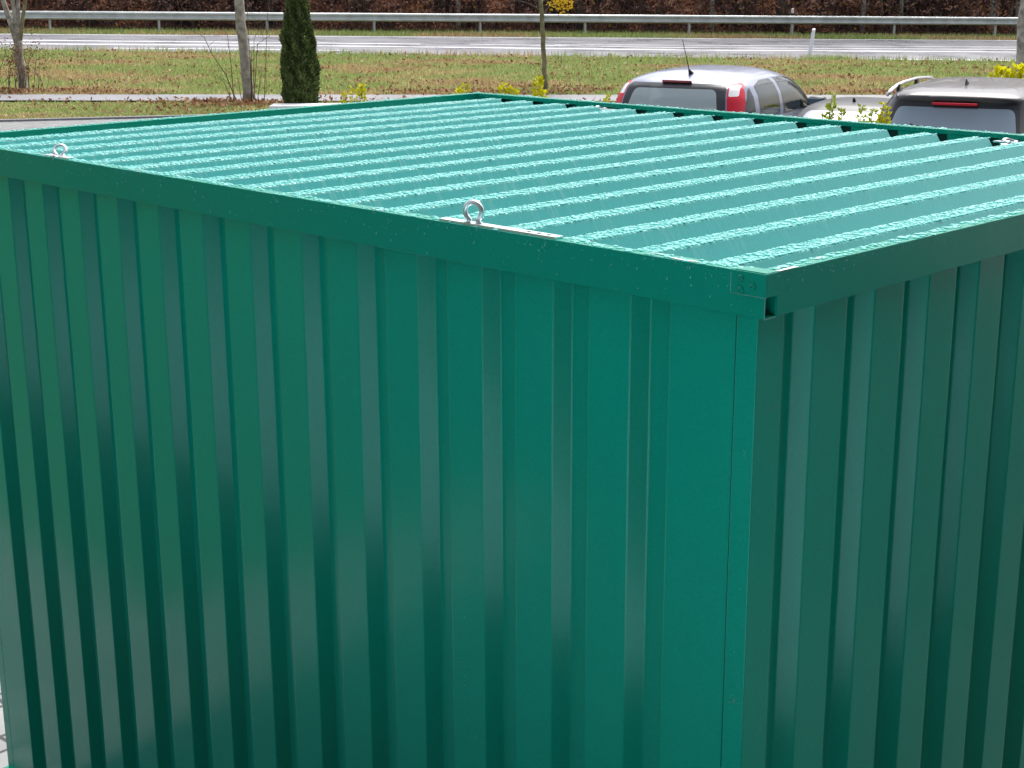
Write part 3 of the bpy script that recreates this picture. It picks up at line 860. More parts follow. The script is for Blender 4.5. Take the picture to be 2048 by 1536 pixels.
bare_shrub('withered_shrub', 'tangle of brown withered twigs around the foot of the forked tree', 34.2, stems, leafc=(.22, .11, .06))

# ================================================================== CONIFER ON WHITE WALL
s, t, _ = at(600, 27.0)
zb = .31
sA, sB = at(541, 27)[0], at(760, 27)[0]
o = empty('low_white_wall', V((sA+sB)/2, t, 0)); tag(o, 'low white concrete planter wall in front of the conifer, just beyond the container roof', 'wall')
bx = MB(); bx.bbox(-(sB-sA)/2, (sB-sA)/2, -.25, .25, 0, zb-.03, .012); bx.build('wall_body', M['white_wall'], o)
bx = MB(); bx.bbox(-(sB-sA)/2-.02, (sB-sA)/2+.02, -.27, .27, zb-.03, zb+.01, .008); bx.build('coping', M['white_wall'], o)
o.rotation_euler = (0, 0, -YAW)
s = at(598, 27.6)[0]
th = empty('conifer', V(s, t+.62, .0)); tag(th, 'dense dark green columnar conifer standing behind the low white wall', 'conifer')
b = MB(); b.tube([(0, 0, 0), (0, 0, 1.2), (0, 0, 2.7)], [.05, .04, .01], 8); b.build('trunk', M['barkdark'], th, True)
def rad(z): return np.interp(z, [.1, .3, .8, 1.4, 2.0, 2.6, 3.1], [.20, .27, .305, .26, .16, .07, .0])
N = 42000
zz = .1+3.0*(1-np.sqrt(rng.random(N)))*.98
zz = rng.uniform(.1, 3.05, N)
keep = rng.random(N) < (rad(zz)/.305)
zz = zz[keep]; N = len(zz)
an = rng.uniform(0, 2*math.pi, N)
lump = 1+.07*np.sin(an*5+zz*4)+.06*np.sin(an*9-zz*7)+.05*np.sin(zz*19+an*3)
rr = rad(zz)*lump*(1-.30*rng.random(N)**2.2)
Pc = np.stack([rr*np.cos(an), rr*np.sin(an), zz], 1)
out = np.stack([np.cos(an), np.sin(an), np.full(N, 1.3)], 1)+rng.normal(0, .45, (N, 3)); out /= np.linalg.norm(out, axis=1)[:, None]
sd_ = np.cross(out, rng.normal(size=(N, 3))); sd_ /= np.linalg.norm(sd_, axis=1)[:, None]
sz = (rng.uniform(.025, .05, N))[:, None]
vv = np.stack([Pc, Pc+out*sz*.6+sd_*sz*.34, Pc+out*sz*1.5, Pc+out*sz*.6-sd_*sz*.34], 1).reshape(-1, 3)
lum = np.clip(.75+.5*np.sin(an*7+zz*11)*np.sin(zz*6)+rng.normal(0, .25, N), .35, 1.9)[:, None]
inner = rng.random(N) < .3
rr_in = rng.uniform(.1, .75, N)
Pc[inner, :2] *= rr_in[inner][:, None]
tn = np.array([.115, .17, .05])*lum
yl = rng.random(N) < .10; tn[yl] = np.array([.20, .21, .06])*rng.uniform(.7, 1.2, (yl.sum(), 1))
np_mesh('crown', vv, 4, M['scale'], tn, th)

# ================================================================== YELLOW-GREEN SHRUBS
def leafy_shrub(shoots, dist, label, colr, leaf, group='yellow green shrubs behind the container'):
    s0_, t0_, _ = at(shoots[0][0], dist); org = np.array(V(s0_, t0_, 0)); o = empty('leafy_shrub', tuple(org)); tag(o, label, 'shrub', group)
    P_ = []; b = MB(); A = []
    for (px, yt, yb, wpx) in shoots:
        a = at(px, dist, yt); top = np.array(V(*a))-org
        bot = np.array(V(at(shoots[0][0]*.6+px*.4, dist)[0], dist, 0))-org
        pts = [bot, bot*.5+top*.5+rng.normal(0, .03, 3)*[1, 1, 0], top]
        b.tube(pts, [.008, .006, .003], 5)
        hh = (yb-yt)*dist/FPX
        n_ = int(60+hh*420)
        for q in range(n_):
            k_ = rng.random()
            c = top+np.array([0, 0, -1])*k_*(hh+.35)
            az = rng.uniform(0, 6.28); r_ = wpx*dist/FPX*.5*rng.uniform(.2, 1.0)*(1 if k_ > .12 else .6)
            d_ = np.array([math.cos(az), math.sin(az), rng.uniform(.3, 1.3)]); d_ /= np.linalg.norm(d_)
            P_.append(c+np.array([math.cos(az), math.sin(az), 0])*r_*.55); A.append(d_)
    b.build('stems', M['barkmoss'], o, True)
    P_ = np.array(P_); A = np.array(A); N = len(P_)
    c = np.cross(A, rng.normal(size=(N, 3))); c /= np.linalg.norm(c, axis=1)[:, None]
    s_ = leaf*rng.uniform(.6, 1.2, (N, 1))
    vv = np.stack([P_, P_+A*s_*.5+c*s_*.28, P_+A*s_, P_+A*s_*.5-c*s_*.28], 1).reshape(-1, 3)
    tn = np.array(colr)*rng.uniform(.65, 1.25, (N, 1)); 
    np_mesh('leaves', vv, 4, M['leaf'], tn, o)
YL = (.62, .60, .03); YG = (.42, .50, .06)
leafy_shrub([(687, 182, 205, 12), (705, 176, 200, 12), (718, 172, 200, 14), (726, 170, 198, 8)], 18, 'small yellow shrub tips showing above the far roof edge, right of the conifer', YL, .05)
leafy_shrub([(918, 178, 190, 10), (930, 171, 190, 12)], 18, 'yellow shrub tips just above the rear corner of the container roof', YL, .06)
leafy_shrub([(1006, 169, 190, 12), (1016, 175, 195, 18), (1028, 177, 195, 10)], 18, 'rounded yellow shrub left of the foot of the young tree', YL, .065)
leafy_shrub([(1072, 186, 196, 16), (1077, 158, 192, 18), (1086, 183, 196, 16)], 18, 'tallest bright yellow shrub in front of the foot of the young tree', YL, .07)
leafy_shrub([(1213, 193, 210, 12)], 17, 'single yellow shoot left of the silver hatchback', YL, .06)
leafy_shrub([(1665, 187, 248, 16), (1683, 215, 250, 14), (1645, 232, 252, 12), (1660, 215, 250, 26)], 11, 'leafy shrub with one tall yellow topped shoot in front of the low dark coupe', YG, .038)
leafy_shrub([(1724, 214, 255, 22), (1747, 216, 255, 22), (1735, 232, 255, 26)], 11, 'broad leafy shrub in front of the low dark coupe, nearer the dark estate car', YG, .038)
leafy_shrub([(1767, 208, 262, 16), (1761, 226, 262, 12), (1775, 214, 262, 10)], 11.2, 'yellow leaved shrub against the left pillar of the dark estate car', YL, .036)
leafy_shrub([(1988, 150, 175, 20), (2008, 143, 175, 24), (2034, 134, 175, 26), (2048, 130, 170, 18), (2022, 150, 175, 20), (2000, 137, 165, 12)], 20.5, 'bright yellow shrub seen over the roof of the dark estate car', (.75, .72, .02), .09)
# ================================================================== CARS
def clip_split(polys, proj, outline):
    """split polygons by a convex outline in a 2-D projection -> (outside, inside)"""
    n = len(outline)
    area = sum(outline[i][0]*outline[(i+1) % n][1]-outline[(i+1) % n][0]*outline[i][1] for i in range(n))
    if area < 0: outline = outline[::-1]
    outside = []; cur = polys
    for i in range(n):
        a = np.array(outline[i]); b_ = np.array(outline[(i+1) % n]); e_ = b_-a
        nxt = []
        for P_ in cur:
            q = proj(P_); d = e_[0]*(q[:, 1]-a[1])-e_[1]*(q[:, 0]-a[0])
            if (d >= -1e-7).all(): nxt.append(P_); continue
            if (d <= 1e-7).all(): outside.append(P_); continue
            I = []; O = []
            for k_ in range(len(P_)):
                k2 = (k_+1) % len(P_)
                (I if d[k_] >= 0 else O).append(P_[k_])
                if (d[k_] > 0) != (d[k2] > 0) and abs(d[k_]-d[k2]) > 1e-12:
                    m_ = P_[k_]+(P_[k2]-P_[k_])*d[k_]/(d[k_]-d[k2]); I.append(m_); O.append(m_)
            if len(I) > 2: nxt.append(np.array(I))
            if len(O) > 2: outside.append(np.array(O))
        cur = nxt
    return outside, cur
def round_poly(pts, r=.03, seg=4):
    out = []; n = len(pts)
    for i in range(n):
        a, b_, c = (np.array(pts[(i+k_) % n], float) for k_ in (-1, 0, 1))
        u = (a-b_); v_ = (c-b_); rr_ = min(r, np.linalg.norm(u)*.45, np.linalg.norm(v_)*.45)
        p = b_+u/np.linalg.norm(u)*rr_; q = b_+v_/np.linalg.norm(v_)*rr_
        for k_ in range(seg+1):
            t_ = k_/seg; out.append(tuple((1-t_)**2*p+2*t_*(1-t_)*b_+t_*t_*q))
    return out
def polys_obj(name, polys, mat, parent, inset=0.0):
    vs = []; ix = {}; fs = []
    for P_ in polys:
        f_ = []
        for p in P_:
            k_ = (round(p[0], 4), round(p[1], 4), round(p[2], 4))
            if k_ not in ix: ix[k_] = len(vs); vs.append(k_)
            if not f_ or f_[-1] != ix[k_]: f_.append(ix[k_])
        if len(f_) > 1 and f_[0] == f_[-1]: f_.pop()
        if len(set(f_)) > 2: fs.append(list(dict.fromkeys(f_)))
    return mesh_obj(name, vs, fs, mat, parent, True)
def car(name, label, cat, s, t, head, slices, side, rear, frame, lights, mats, front, hood=None, wheels=None, z0=0, group='cars parked behind the container'):
    o = empty(name, V(s, t, z0)); tag(o, label, cat, group)
    hv = Vector((RH[0]*math.sin(head)+FH[0]*math.cos(head), RH[1]*math.sin(head)+FH[1]*math.cos(head), 0))
    o.rotation_euler = (0, 0, math.atan2(hv.y, hv.x))
    # fine vertical resampling with smooth interpolation
    sl = np.array(slices, float); N = 88
    zk = sl[:, 0]; zs = []
    for i in range(len(zk)-1):
        m_ = 4 if zk[i+1]-zk[i] > .06 else 3
        zs += list(np.linspace(zk[i], zk[i+1], m_, endpoint=False))
    zs.append(zk[-1])
    def cub(c):      # monotone-ish smoothing of the tabulated sections
        y = np.interp(zs, zk, sl[:, c]); y2 = y.copy(); y2[1:-1] = .25*y[:-2]+.5*y[1:-1]+.25*y[2:]; return y2
    xr, xf, hw, ex = cub(1), cub(2), cub(3), cub(4)
    rings = []
    for i, z in enumerate(zs):
        a = np.linspace(0, 2*math.pi, N, endpoint=False)
        cx, cl = (xr[i]+xf[i])/2, (xf[i]-xr[i])/2
        p_ = 2/ex[i]
        X = cx+cl*np.sign(np.cos(a))*np.abs(np.cos(a))**p_
        Y = hw[i]*np.sign(np.sin(a))*np.abs(np.sin(a))**p_
        # taper in plan towards nose and tail
        u = (X-cx)/max(cl, .01); Y = Y*(1-.07*np.clip(u, 0, 1)**2-.03*np.clip(-u, 0, 1)**3)
        # lengthwise crown of the upper body
        rings.append(np.stack([X, Y, np.full(N, z)], 1))
    polys = []
    for i in range(len(rings)-1):
        for j in range(N):
            j2 = (j+1) % N; polys.append(np.array([rings[i][j], rings[i][j2], rings[i+1][j2], rings[i+1][j]]))
    polys.append(rings[-1]); polys.append(rings[0][::-1])
    xm = (sl[0, 1]+sl[0, 2])/2
    def split(sel, proj, outl):
        nonlocal polys
        a = [p for p in polys if sel(p)]; r_ = [p for p in polys if not sel(p)]
        o_, i_ = clip_split(a, proj, outl); polys = r_+o_; return i_
    height_tall = sl[-1, 0] > 1.5 and sl[-1, 0] < 1.55
    PX = lambda p: p[:, [0, 2]]; PY = lambda p: p[:, [1, 2]]
    for nm, outl in side:
        for sg in (1, -1):
            g_ = split(lambda p: (p[:, 1]*sg).mean() > .25 and (p[:, 2]).mean() > .8, PX, round_poly(outl, .035))
            # window: rubber frame round the pane
            lo = np.array(outl).mean(0); inner = [tuple(lo+(np.array(q)-lo)*np.array([.93, .92])) for q in outl]
            ou, inn = clip_split(g_, PX, round_poly(inner, .035))
            w_ = polys_obj('window_frame', ou, mats['trim'], o); polys_obj('side_window', inn, mats.get('side', mats['glass']), w_)
    zs_a = np.array(zs)
    issel = lambda p: p[:, 0].mean()-np.interp(p[:, 2].mean(), zs_a, xr) < (.26 if height_tall else .13) and p[:, 2].mean() > .7
    for nm, outl, mt in lights:
        for sg in (1, -1):
            q = [(y*sg, z) for y, z in outl]; g_ = split(issel, PY, round_poly(q, .015, 2)); 
            if g_: polys_obj(nm, g_, mt, o)
    g_ = split(issel, PY, round_poly(frame, .05))
    ou, inn = clip_split(g_, PY, round_poly(rear, .06))
    w_ = polys_obj('rear_window_frame', ou, mats['trim'], o); polys_obj('rear_window', inn, mats['glass'], w_)
    fs_ = lambda p: np.interp(p[:, 2].mean(), zs_a, xf)-p[:, 0].mean() < .16 and p[:, 2].mean() > .95
    g_ = split(fs_, PY, round_poly(front, .06))
    polys_obj('windscreen', g_, mats['glass'], o)
    polys_obj('body', polys, mats['paint'], o)
    # running gear
    zb = sl[0, 0]
    for x in wheels:
        for sg in (1, -1):
            y = sg*(max(hw)-.10); b = MB()
            b.tube([(x, y-.1, .32), (x, y-.085, .32), (x, y+.085, .32), (x, y+.1, .32)], [.29, .32, .32, .29], 24)
            wh = b.build('wheel', M['rubber'], o, True)
            b = MB(); b.tube([(x, y+sg*.095, .32), (x, y+sg*.105, .32)], [.20, .19], 16); b.build('rim', mats['rim'], wh)
    b = MB(); b.box(xr.min()+.35, xf.max()-.5, -max(hw)+.14, max(hw)-.14, .22, .52); b.build('floor', mats['cabin'], o)
    return o
M['glass'] = glass_film('car_glass', (.80, .96, 1.0), refl=.12, rough=.03, trans=(.85, .95, .95), dif=.36)  # pale diffuse tint stands in for sky sheen on misted glass
M['glassdark'] = glass_film('tinted_car_glass', (.22, .34, .45), refl=.16, rough=.03, trans=(.34, .42, .46), dif=.55)  # blue diffuse tint stands in for sky reflected in the pane
M['sideglass'] = glass_film('side_glass', (.05, .07, .07), refl=.03, rough=.02, trans=(.55, .64, .60), dif=.35)
M['trim'] = plain('black_trim', (.03, .032, .04), .35)
M['cabin'] = plain('dark_cabin', (.035, .035, .04), .8)
M['silver'] = plain('silver_paint', (.20, .22, .31), .34, .4, coat=.7, noise=.03, nscale=300)
M['graphite'] = plain('graphite_paint', (.04, .036, .038), .40, .3, coat=.45)
M['blackpaint'] = plain('black_paint', (.015, .015, .02), .35, 0, spec=.4)
M['chrome'] = plain('satin_rail', (.75, .76, .78), .25, 1)
M['red'] = plain('red_lens', (.62, .012, .035), .35, spec=.3)
M['darkred'] = plain('dark_red_lens', (.22, .01, .02), .2, coat=1)
M['clear'] = plain('clear_lens', (.80, .80, .82), .15, coat=1)
def seat(o, x, y, w_, zt, head=True):
    b = MB(); b.bbox(x-.06, x+.08, y-w_/2, y+w_/2, .45, zt, .05); st_ = b.build('seat_back', M['cabin'], o, True)
    b = MB(); b.bbox(x-.05, x+.5, y-w_/2, y+w_/2, .38, .52, .05); b.build('seat_cushion', M['cabin'], o, True)
    if head:
        n = 14; v = []; f = []
        for i in range(7):
            a = math.pi*i/6
            for j in range(n):
                c = 2*math.pi*j/n
                v.append((x+.02+.06*math.sin(a)*math.cos(c), y+.135*math.sin(a)*math.sin(c), zt+.10-.12*math.cos(a)))
        for i in range(6):
            for j in range(n): f.append([i*n+j, i*n+(j+1) % n, (i+1)*n+(j+1) % n, (i+1)*n+j])
        mesh_obj('headrest', v, f, M['cabin'], o, True)
def wheel_int(o, x, y, z):
    b = MB(); b.tube([(x+.06*math.sin(a)*.5, y+.18*math.cos(a), z+.18*math.sin(a)) for a in np.linspace(0, 2*math.pi, 20, endpoint=False)], .014, 6, closed=True)
    b.tube([(x, y-.17, z), (x, y+.17, z)], .012, 5); b.build('steering_wheel', M['cabin'], o, True)
    b = MB(); b.bbox(x+.15, x+.65, -.62, .62, .5, .93, .06); b.build('dashboard', M['cabin'], o, True)
def mirror(o, x, y, z, sg, mat):
    b = MB(); b.bbox(x-.05, x+.10, y-.11 if sg > 0 else y-.11, y+.11, z-.075, z+.075, .045)
    mr = b.build('door_mirror', mat, o, True)
    b = MB(); b.bbox(x-.054, x-.049, y-.088, y+.088, z-.055, z+.055, .002); b.build('mirror_glass', M['glassdark'], mr)
    b = MB(); b.tube([(x+.03, y-sg*.16, z-.06), (x+.03, y-sg*.08, z-.05)], .02, 6); b.build('mirror_arm', M['trim'], mr, True)

# silver tall hatchback
s, t, _ = at(1333, 16.6)
mpv = car('silver_hatchback', 'silver tall hatchback seen from behind, red and white tail lights, roof aerial', 'car', s, t, R(27.5),
    [(.20, .06, 3.92, .74, 5), (.35, .01, 4.0, .83, 5), (.60, .0, 4.02, .86, 5.5), (.82, .02, 3.95, .86, 5.5), (.92, .05, 3.7, .85, 5.5), (.98, .07, 3.25, .83, 6), (1.10, .13, 2.98, .83, 6),
     (1.25, .20, 2.68, .795, 6), (1.36, .27, 2.42, .735, 6), (1.42, .35, 2.22, .66, 5), (1.46, .47, 2.08, .57, 4.5), (1.49, .60, 1.95, .47, 4), (1.51, .78, 1.80, .33, 3.5), (1.52, 1.0, 1.6, .15, 3)],
    [('q', [(.34, 1.0), (.62, 1.0), (.62, 1.36), (.52, 1.31), (.40, 1.16)]),
     ('d', [(.72, 1.0), (1.42, 1.0), (1.40, 1.405), (1.05, 1.405), (.74, 1.36)]),
     ('f', [(1.52, 1.0), (2.78, 1.0), (2.52, 1.2), (2.18, 1.36), (1.95, 1.405), (1.50, 1.405)])],
    [(-.55, 1.02), (.55, 1.02), (.47, 1.345), (-.47, 1.345)], [(-.64, .95), (.64, .95), (.56, 1.40), (-.56, 1.40)],
    [('tail_light_lens', [(.607, 1.275), (.695, 1.275), (.67, 1.385), (.590, 1.385)], M['clear']), ('tail_light_lens', [(.66, .92), (.80, .92), (.785, 1.1), (.735, 1.27), (.685, 1.405), (.57, 1.405)], M['red'])],
    dict(paint=M['silver'], glass=M['glass'], side=M['sideglass'], trim=M['trim'], rim=M['silver'], cabin=M['cabin']),
    [(-.66, 1.02), (.66, 1.02), (.56, 1.38), (-.56, 1.38)], wheels=(.72, 3.2))
b = MB(); b.bbox(.30, .345, -.17, .17, 1.402, 1.432, .01); b.build('brake_light', M['darkred'], mpv, True)
b = MB(); b.tube([(.60, -.06, 1.47), (.56, -.06, 1.50), (.52, -.06, 1.53)], [.035, .022, .010], 8); b.tube([(.52, -.06, 1.53), (.30, -.06, 1.86)], [.006, .0035], 6); b.build('aerial', M['rubber'], mpv, True)
seat(mpv, 1.55, -.37, .46, 1.08); seat(mpv, 1.55, .37, .46, 1.08); seat(mpv, .75, 0, 1.2, .98, False)
wheel_int(mpv, 2.1, .37, 1.0)
mirror(mpv, 2.42, -.95, 1.06, -1, M['trim']); mirror(mpv, 2.42, .95, 1.06, 1, M['trim'])

# low dark coupe between them
s, t, _ = at(1706, 16.9)
hd = R(27)
cp = car('dark_coupe', 'low dark coupe half hidden between the silver hatchback and the dark estate car', 'car', s-1.15*math.sin(hd), t-1.15*math.cos(hd), hd,
    [(.18, .06, 3.85, .64, 4.5), (.40, .0, 3.95, .73, 5), (.62, .02, 3.95, .75, 5), (.78, .08, 3.7, .74, 5), (.84, .30, 3.1, .72, 5), (.95, .62, 2.65, .66, 5), (1.06, .86, 2.4, .58, 5), (1.12, .98, 2.25, .52, 4.5),
     (1.155, 1.06, 2.15, .44, 4), (1.175, 1.2, 2.0, .32, 3.5), (1.185, 1.4, 1.8, .14, 3)],
    [('d', [(1.0, .88), (2.45, .88), (2.1, 1.09), (1.3, 1.09)])],
    [(-.46, .86), (.46, .86), (.38, 1.08), (-.38, 1.08)], [(-.50, .85), (.50, .85), (.42, 1.10), (-.42, 1.10)],
    [('tail_light_lens', [(.45, .6), (.7, .6), (.7, .72), (.45, .72)], M['darkred'])],
    dict(paint=M['blackpaint'], glass=glass_film('pale_glare_glass', (.38, .47, .56), refl=.12, rough=.15, trans=(.6, .7, .75), dif=.6), trim=M['silver'], rim=M['silver'], cabin=M['cabin']),  # pale diffuse tint stands in for glare on the rear screen
    [(-.5, .9), (.5, .9), (.42, 1.08), (-.42, 1.08)], wheels=(.7, 3.1))
b = MB(); b.tube([(1.3, .0, 1.18), (1.28, 0, 1.22)], [.02, .012], 6); b.build('aerial', M['rubber'], cp, True)

# dark estate with silver roof rails
s, t, _ = at(1900, 12.9)
suv = car('dark_estate_car', 'dark grey estate car with silver roof rails and wet rear window', 'car', s, t, R(26),
    [(.25, .08, 4.50, .78, 5), (.42, .02, 4.6, .88, 5), (.70, .0, 4.62, .91, 5.5), (.92, .03, 4.45, .90, 5.5), (1.02, .08, 3.9, .88, 6), (1.08, .12, 3.5, .86, 6), (1.22, .22, 3.1, .79, 6),
     (1.36, .33, 2.8, .715, 6), (1.47, .40, 2.55, .655, 6), (1.53, .38, 2.4, .61, 5.5), (1.565, .44, 2.25, .55, 5), (1.59, .58, 2.1, .46, 4.5), (1.605, .85, 1.95, .33, 4), (1.615, 1.15, 1.75, .15, 3)],
    [('q', [(.55, 1.10), (1.05, 1.10), (1.05, 1.47), (.80, 1.47), (.60, 1.25)]), ('d', [(1.15, 1.10), (2.0, 1.10), (2.0, 1.48), (1.15, 1.48)]), ('f', [(2.1, 1.10), (3.15, 1.10), (2.5, 1.46), (2.1, 1.48)])],
    [(-.585, 1.04), (.585, 1.04), (.49, 1.445), (-.49, 1.445)], [(-.605, 1.02), (.605, 1.02), (.52, 1.50), (-.52, 1.50)],
    [('tail_light_lens', [(.62, .8), (.9, .8), (.9, 1.0), (.66, 1.0)], M['red'])],
    dict(paint=M['graphite'], glass=M['glassdark'], side=M['sideglass'], trim=M['blackpaint'], rim=M['silver'], cabin=M['cabin']),
    [(-.7, 1.1), (.7, 1.1), (.58, 1.5), (-.58, 1.5)], wheels=(.85, 3.6))
b = MB(); b.bbox(.355, .375, -.19, .19, 1.466, 1.487, .004); b.build('brake_light', M['red'], suv, True)
for sg in (1, -1):
    b = MB(); pts = [(.46, sg*.60, 1.53), (.56, sg*.59, 1.565), (.74, sg*.58, 1.595), (1.0, sg*.575, 1.608), (1.5, sg*.57, 1.608), (1.9, sg*.565, 1.59), (2.2, sg*.56, 1.57), (2.3, sg*.56, 1.54)]
    b.tube(pts, [.015, .017, .016, .015, .014, .014, .015, .014], 8); rl = b.build('roof_rail', M['chrome'], suv, True)
    for x in (.74, 1.5):
        b = MB(); b.bbox(x, x+.07, sg*.57-.015, sg*.57+.015, 1.50, 1.605, .006); b.build('rail_foot', M['trim'], rl)
b = MB(); b.add([(.82, -.006, 1.59), (1.0, -.006, 1.60), (.84, -.004, 1.66), (.82, .006, 1.59), (1.0, .006, 1.60), (.84, .004, 1.66)], [(0, 1, 2), (5, 4, 3), (0, 3, 4, 1), (1, 4, 5, 2), (2, 5, 3, 0)])
b.bbox(.80, 1.0, -.03, .03, 1.585, 1.605, .006); b.build('aerial', M['rubber'], suv)
b = MB(); b.tube([(.10, -.2, 1.13), (.175, .0, 1.222), (.225, .29, 1.30)], [.014, .012, .006], 6); b.tube([(.19, .06, 1.236), (.225, .34, 1.31)], .007, 5); b.build('rear_wiper', M['rubber'], suv, True)
seat(suv, 1.9, -.37, .48, 1.12); seat(suv, 1.9, .37, .48, 1.12); seat(suv, 1.0, 0, 1.3, 1.02, False); wheel_int(suv, 2.5, .37, 1.05)
mirror(suv, 2.8, -1.0, 1.15, -1, M['graphite']); mirror(suv, 2.8, 1.0, 1.15, 1, M['graphite'])

# ================================================================== GRASS, LEAVES, WOOD
def patch(x, y):
    return .47+.22*np.sin(x*.9+1.3*np.sin(y*.7))+.16*np.sin(y*1.7+x*.6+2)+.12*np.sin(x*3.1-y*2.3)+.08*np.sin(x*6.7+y*5.1)
tAv = np.vectorize(tA); tBv = np.vectorize(tB); tCv = np.vectorize(tC); tA0v = np.vectorize(tA0); tLv = np.vectorize(lambda s: min(29, tLot(s))+.15); hv_ = np.vectorize(hgt)
def to_world(s, t, z):
    return np.stack([CAM[0]+RH[0]*s+FH[0]*t, CAM[1]+RH[1]*s+FH[1]*t, z], 1)
def blades(n, fa, fb, hmin, hmax, wd, smax=18):
    s = rng.uniform(-smax, smax, n); u = rng.random(n); a = fa(s); b_ = fb(s); ok = b_ > a+.05
    s, u, a, b_ = s[ok], u[ok], a[ok], b_[ok]
    t = a+(b_-a)*u; z = hv_(s, t)-.035; n = len(s)
    h_ = rng.uniform(hmin, hmax, n); ang = rng.uniform(0, math.pi, n); w2 = wd*rng.uniform(.6, 1.4, n)
    P0 = to_world(s-w2*np.cos(ang), t-w2*np.sin(ang), z); P1 = to_world(s+w2*np.cos(ang), t+w2*np.sin(ang), z)
    P2 = to_world(s+rng.normal(0, .05, n), t+rng.normal(0, .05, n), z+h_)
    pv_ = .5+(patch(s*.8, t*1.2)-.47)*1.7+rng.normal(0, .09, n)
    edge = np.clip((b_-t)/1.2, 0, 1)
    pv_ = pv_+.25*(1-np.clip((b_-t)/2.5, 0, 1))-.18*(1-np.clip((t-a)/1.5, 0, 1))+.05
    c0, c1, c2 = np.array([.50, .37, .20]), np.array([.50, .48, .22]), np.array([.34, .42, .15])
    k1 = np.clip((pv_-.12)/.2, 0, 1)[:, None]; k2 = np.clip((pv_-.38)/.22, 0, 1)[:, None]
    tn = (c0*(1-k1)+c1*k1)*(1-k2)+c2*k2
    tn = tn*rng.uniform(.65, 1.35, (n, 1))
    return np.stack([P0, P1, P2], 1).reshape(-1, 3), tn
A1, T1 = blades(150000, tAv, lambda s: tBv(s)-.05, .05, .13, .014)
A2, T2 = blades(26000, tLv, lambda s: tA0v(s), .03, .08, .012)
sp_, tp_, _z = G(1619, 110, 0, True)
A4, T4 = blades(9000, lambda s: tBv(s)-.35, lambda s: tBv(s)+.22, .10, .26, .016)
k_ = np.abs(np.repeat(((A4[::3, 0]-CAM[0])*RH[0]+(A4[::3, 1]-CAM[1])*RH[1])-sp_, 3)) < .7
j_ = rng.random(len(T4)) < .35
k_ |= np.repeat(j_, 3)
A4, T4 = A4[k_], T4[k_[::3]]
A3, T3 = blades(26000, lambda s: tCv(s)+.05, lambda s: tCv(s)+3.2, .07, .22, .02, 24)
g = np_mesh('grass', np.concatenate([A1, A2, A3, A4]), 3, M['grass'], np.concatenate([T1, T2, T3, T4])); tag(g, 'rough autumn grass on the bank and verges', 'grass', kind='stuff')
# tall tuft around the leaning post, odd dry stalks
def leaves_on(n, fa, fb, smax=18):
    s = rng.uniform(-smax, smax, n); a = fa(s); b_ = fb(s); t = a+(b_-a)*rng.random(n)
    return s, t
s1, t1 = leaves_on(13000, tAv, lambda s: tBv(s))
s2, t2 = leaves_on(3600, lambda s: tAv(s)-.15, lambda s: tAv(s)+.9)
s3, t3 = leaves_on(3500, tLv, tA0v)
s4 = at(495, 31.4)[0]+rng.normal(0, 1.1, 1300); t4 = 31.2+rng.normal(0, .5, 1300)
s5 = at(1100, 33)[0]+rng.normal(0, .9, 500); t5 = tAv(s5)+rng.uniform(.1, 1.5, 500)
s6, t6 = leaves_on(900, lambda s: tCv(s)+.1, lambda s: tCv(s)+2.5, 24)
s = np.concatenate([s1, s2, s3, s4, s5, s6]); t = np.concatenate([t1, t2, t3, t4, t5, t6])
keep = (np.sin(s*1.9+np.sin(t*2.2)*2)+np.sin(t*3.1+s)+1.2*np.sin(s*.6+2)*np.sin(t*.8)+rng.normal(0, .55, len(s))) > .1
s, t = s[keep], t[keep]
P_ = to_world(s, t, hv_(s, t)+rng.uniform(.01, .09, len(s)))
pal = np.array([[.36, .18, .10], [.28, .14, .08], [.45, .28, .17], [.62, .48, .34], [.18, .08, .05]])
tn = pal[rng.choice(5, len(s), p=[.33, .25, .2, .1, .12])]*rng.uniform(.7, 1.2, (len(s), 1))
g = np_mesh('fallen_leaves', quads(P_, rng.uniform(.035, .08, len(s)), up=0), 4, M['leaf'], tn); tag(g, 'brown fallen leaves scattered over the grass', 'leaves', kind='stuff')

# undergrowth of the wood: brown beech leaves
def wood_leaves(n, t0, t1, zmax, size, smax=26, darkk=1.0, yk=1.0):
    s = rng.uniform(-smax, smax, n); t = tCv(s)+t0+(t1-t0)*rng.random(n)
    cl = np.sin(s*1.1+2*np.sin(t*.9))+np.sin(s*2.7+t*1.3)+.6*np.sin(s*5.3)
    z = zmax*rng.random(n)*(1+.15*cl)+hv_(s, t)
    pz = np.sin(s*1.7+z*2.1)+.8*np.sin(s*4.1-z*3+1)+rng.normal(0, .8, n)
    zone = np.clip((s+3)/6, 0, 1)                               # rustier towards the right
    base = np.where((pz > .9)[:, None], np.array([.40, .19, .11]), np.where((pz > -.2)[:, None], np.array([.20, .095, .075]), np.array([.08, .052, .048])))
    yl = rng.random(n) < (.008+.028*zone)*yk
    base = np.where(yl[:, None], np.array([.42, .24, .03]), base)
    gy = (np.sin(s*.45+.5) > .55)[:, None]
    base = np.where(gy, base*np.array([.55, .62, .7]), base)
    tn = base*rng.uniform(.6, 1.4, (n, 1))*darkk
    return quads(to_world(s, t, z), rng.uniform(size*.6, size*1.3, n)), tn
Q1, U1 = wood_leaves(70000, 3.2, 7, 3.2, .10)
Q2, U2 = wood_leaves(14000, 7, 10, 5.0, .34, 34, .8, 0)
g = np_mesh('wood_undergrowth', np.concatenate([Q1, Q2]), 4, M['leaf'], np.concatenate([U1, U2])); tag(g, 'brown leaved undergrowth along the edge of the wood', 'undergrowth', kind='stuff')
b = MB()
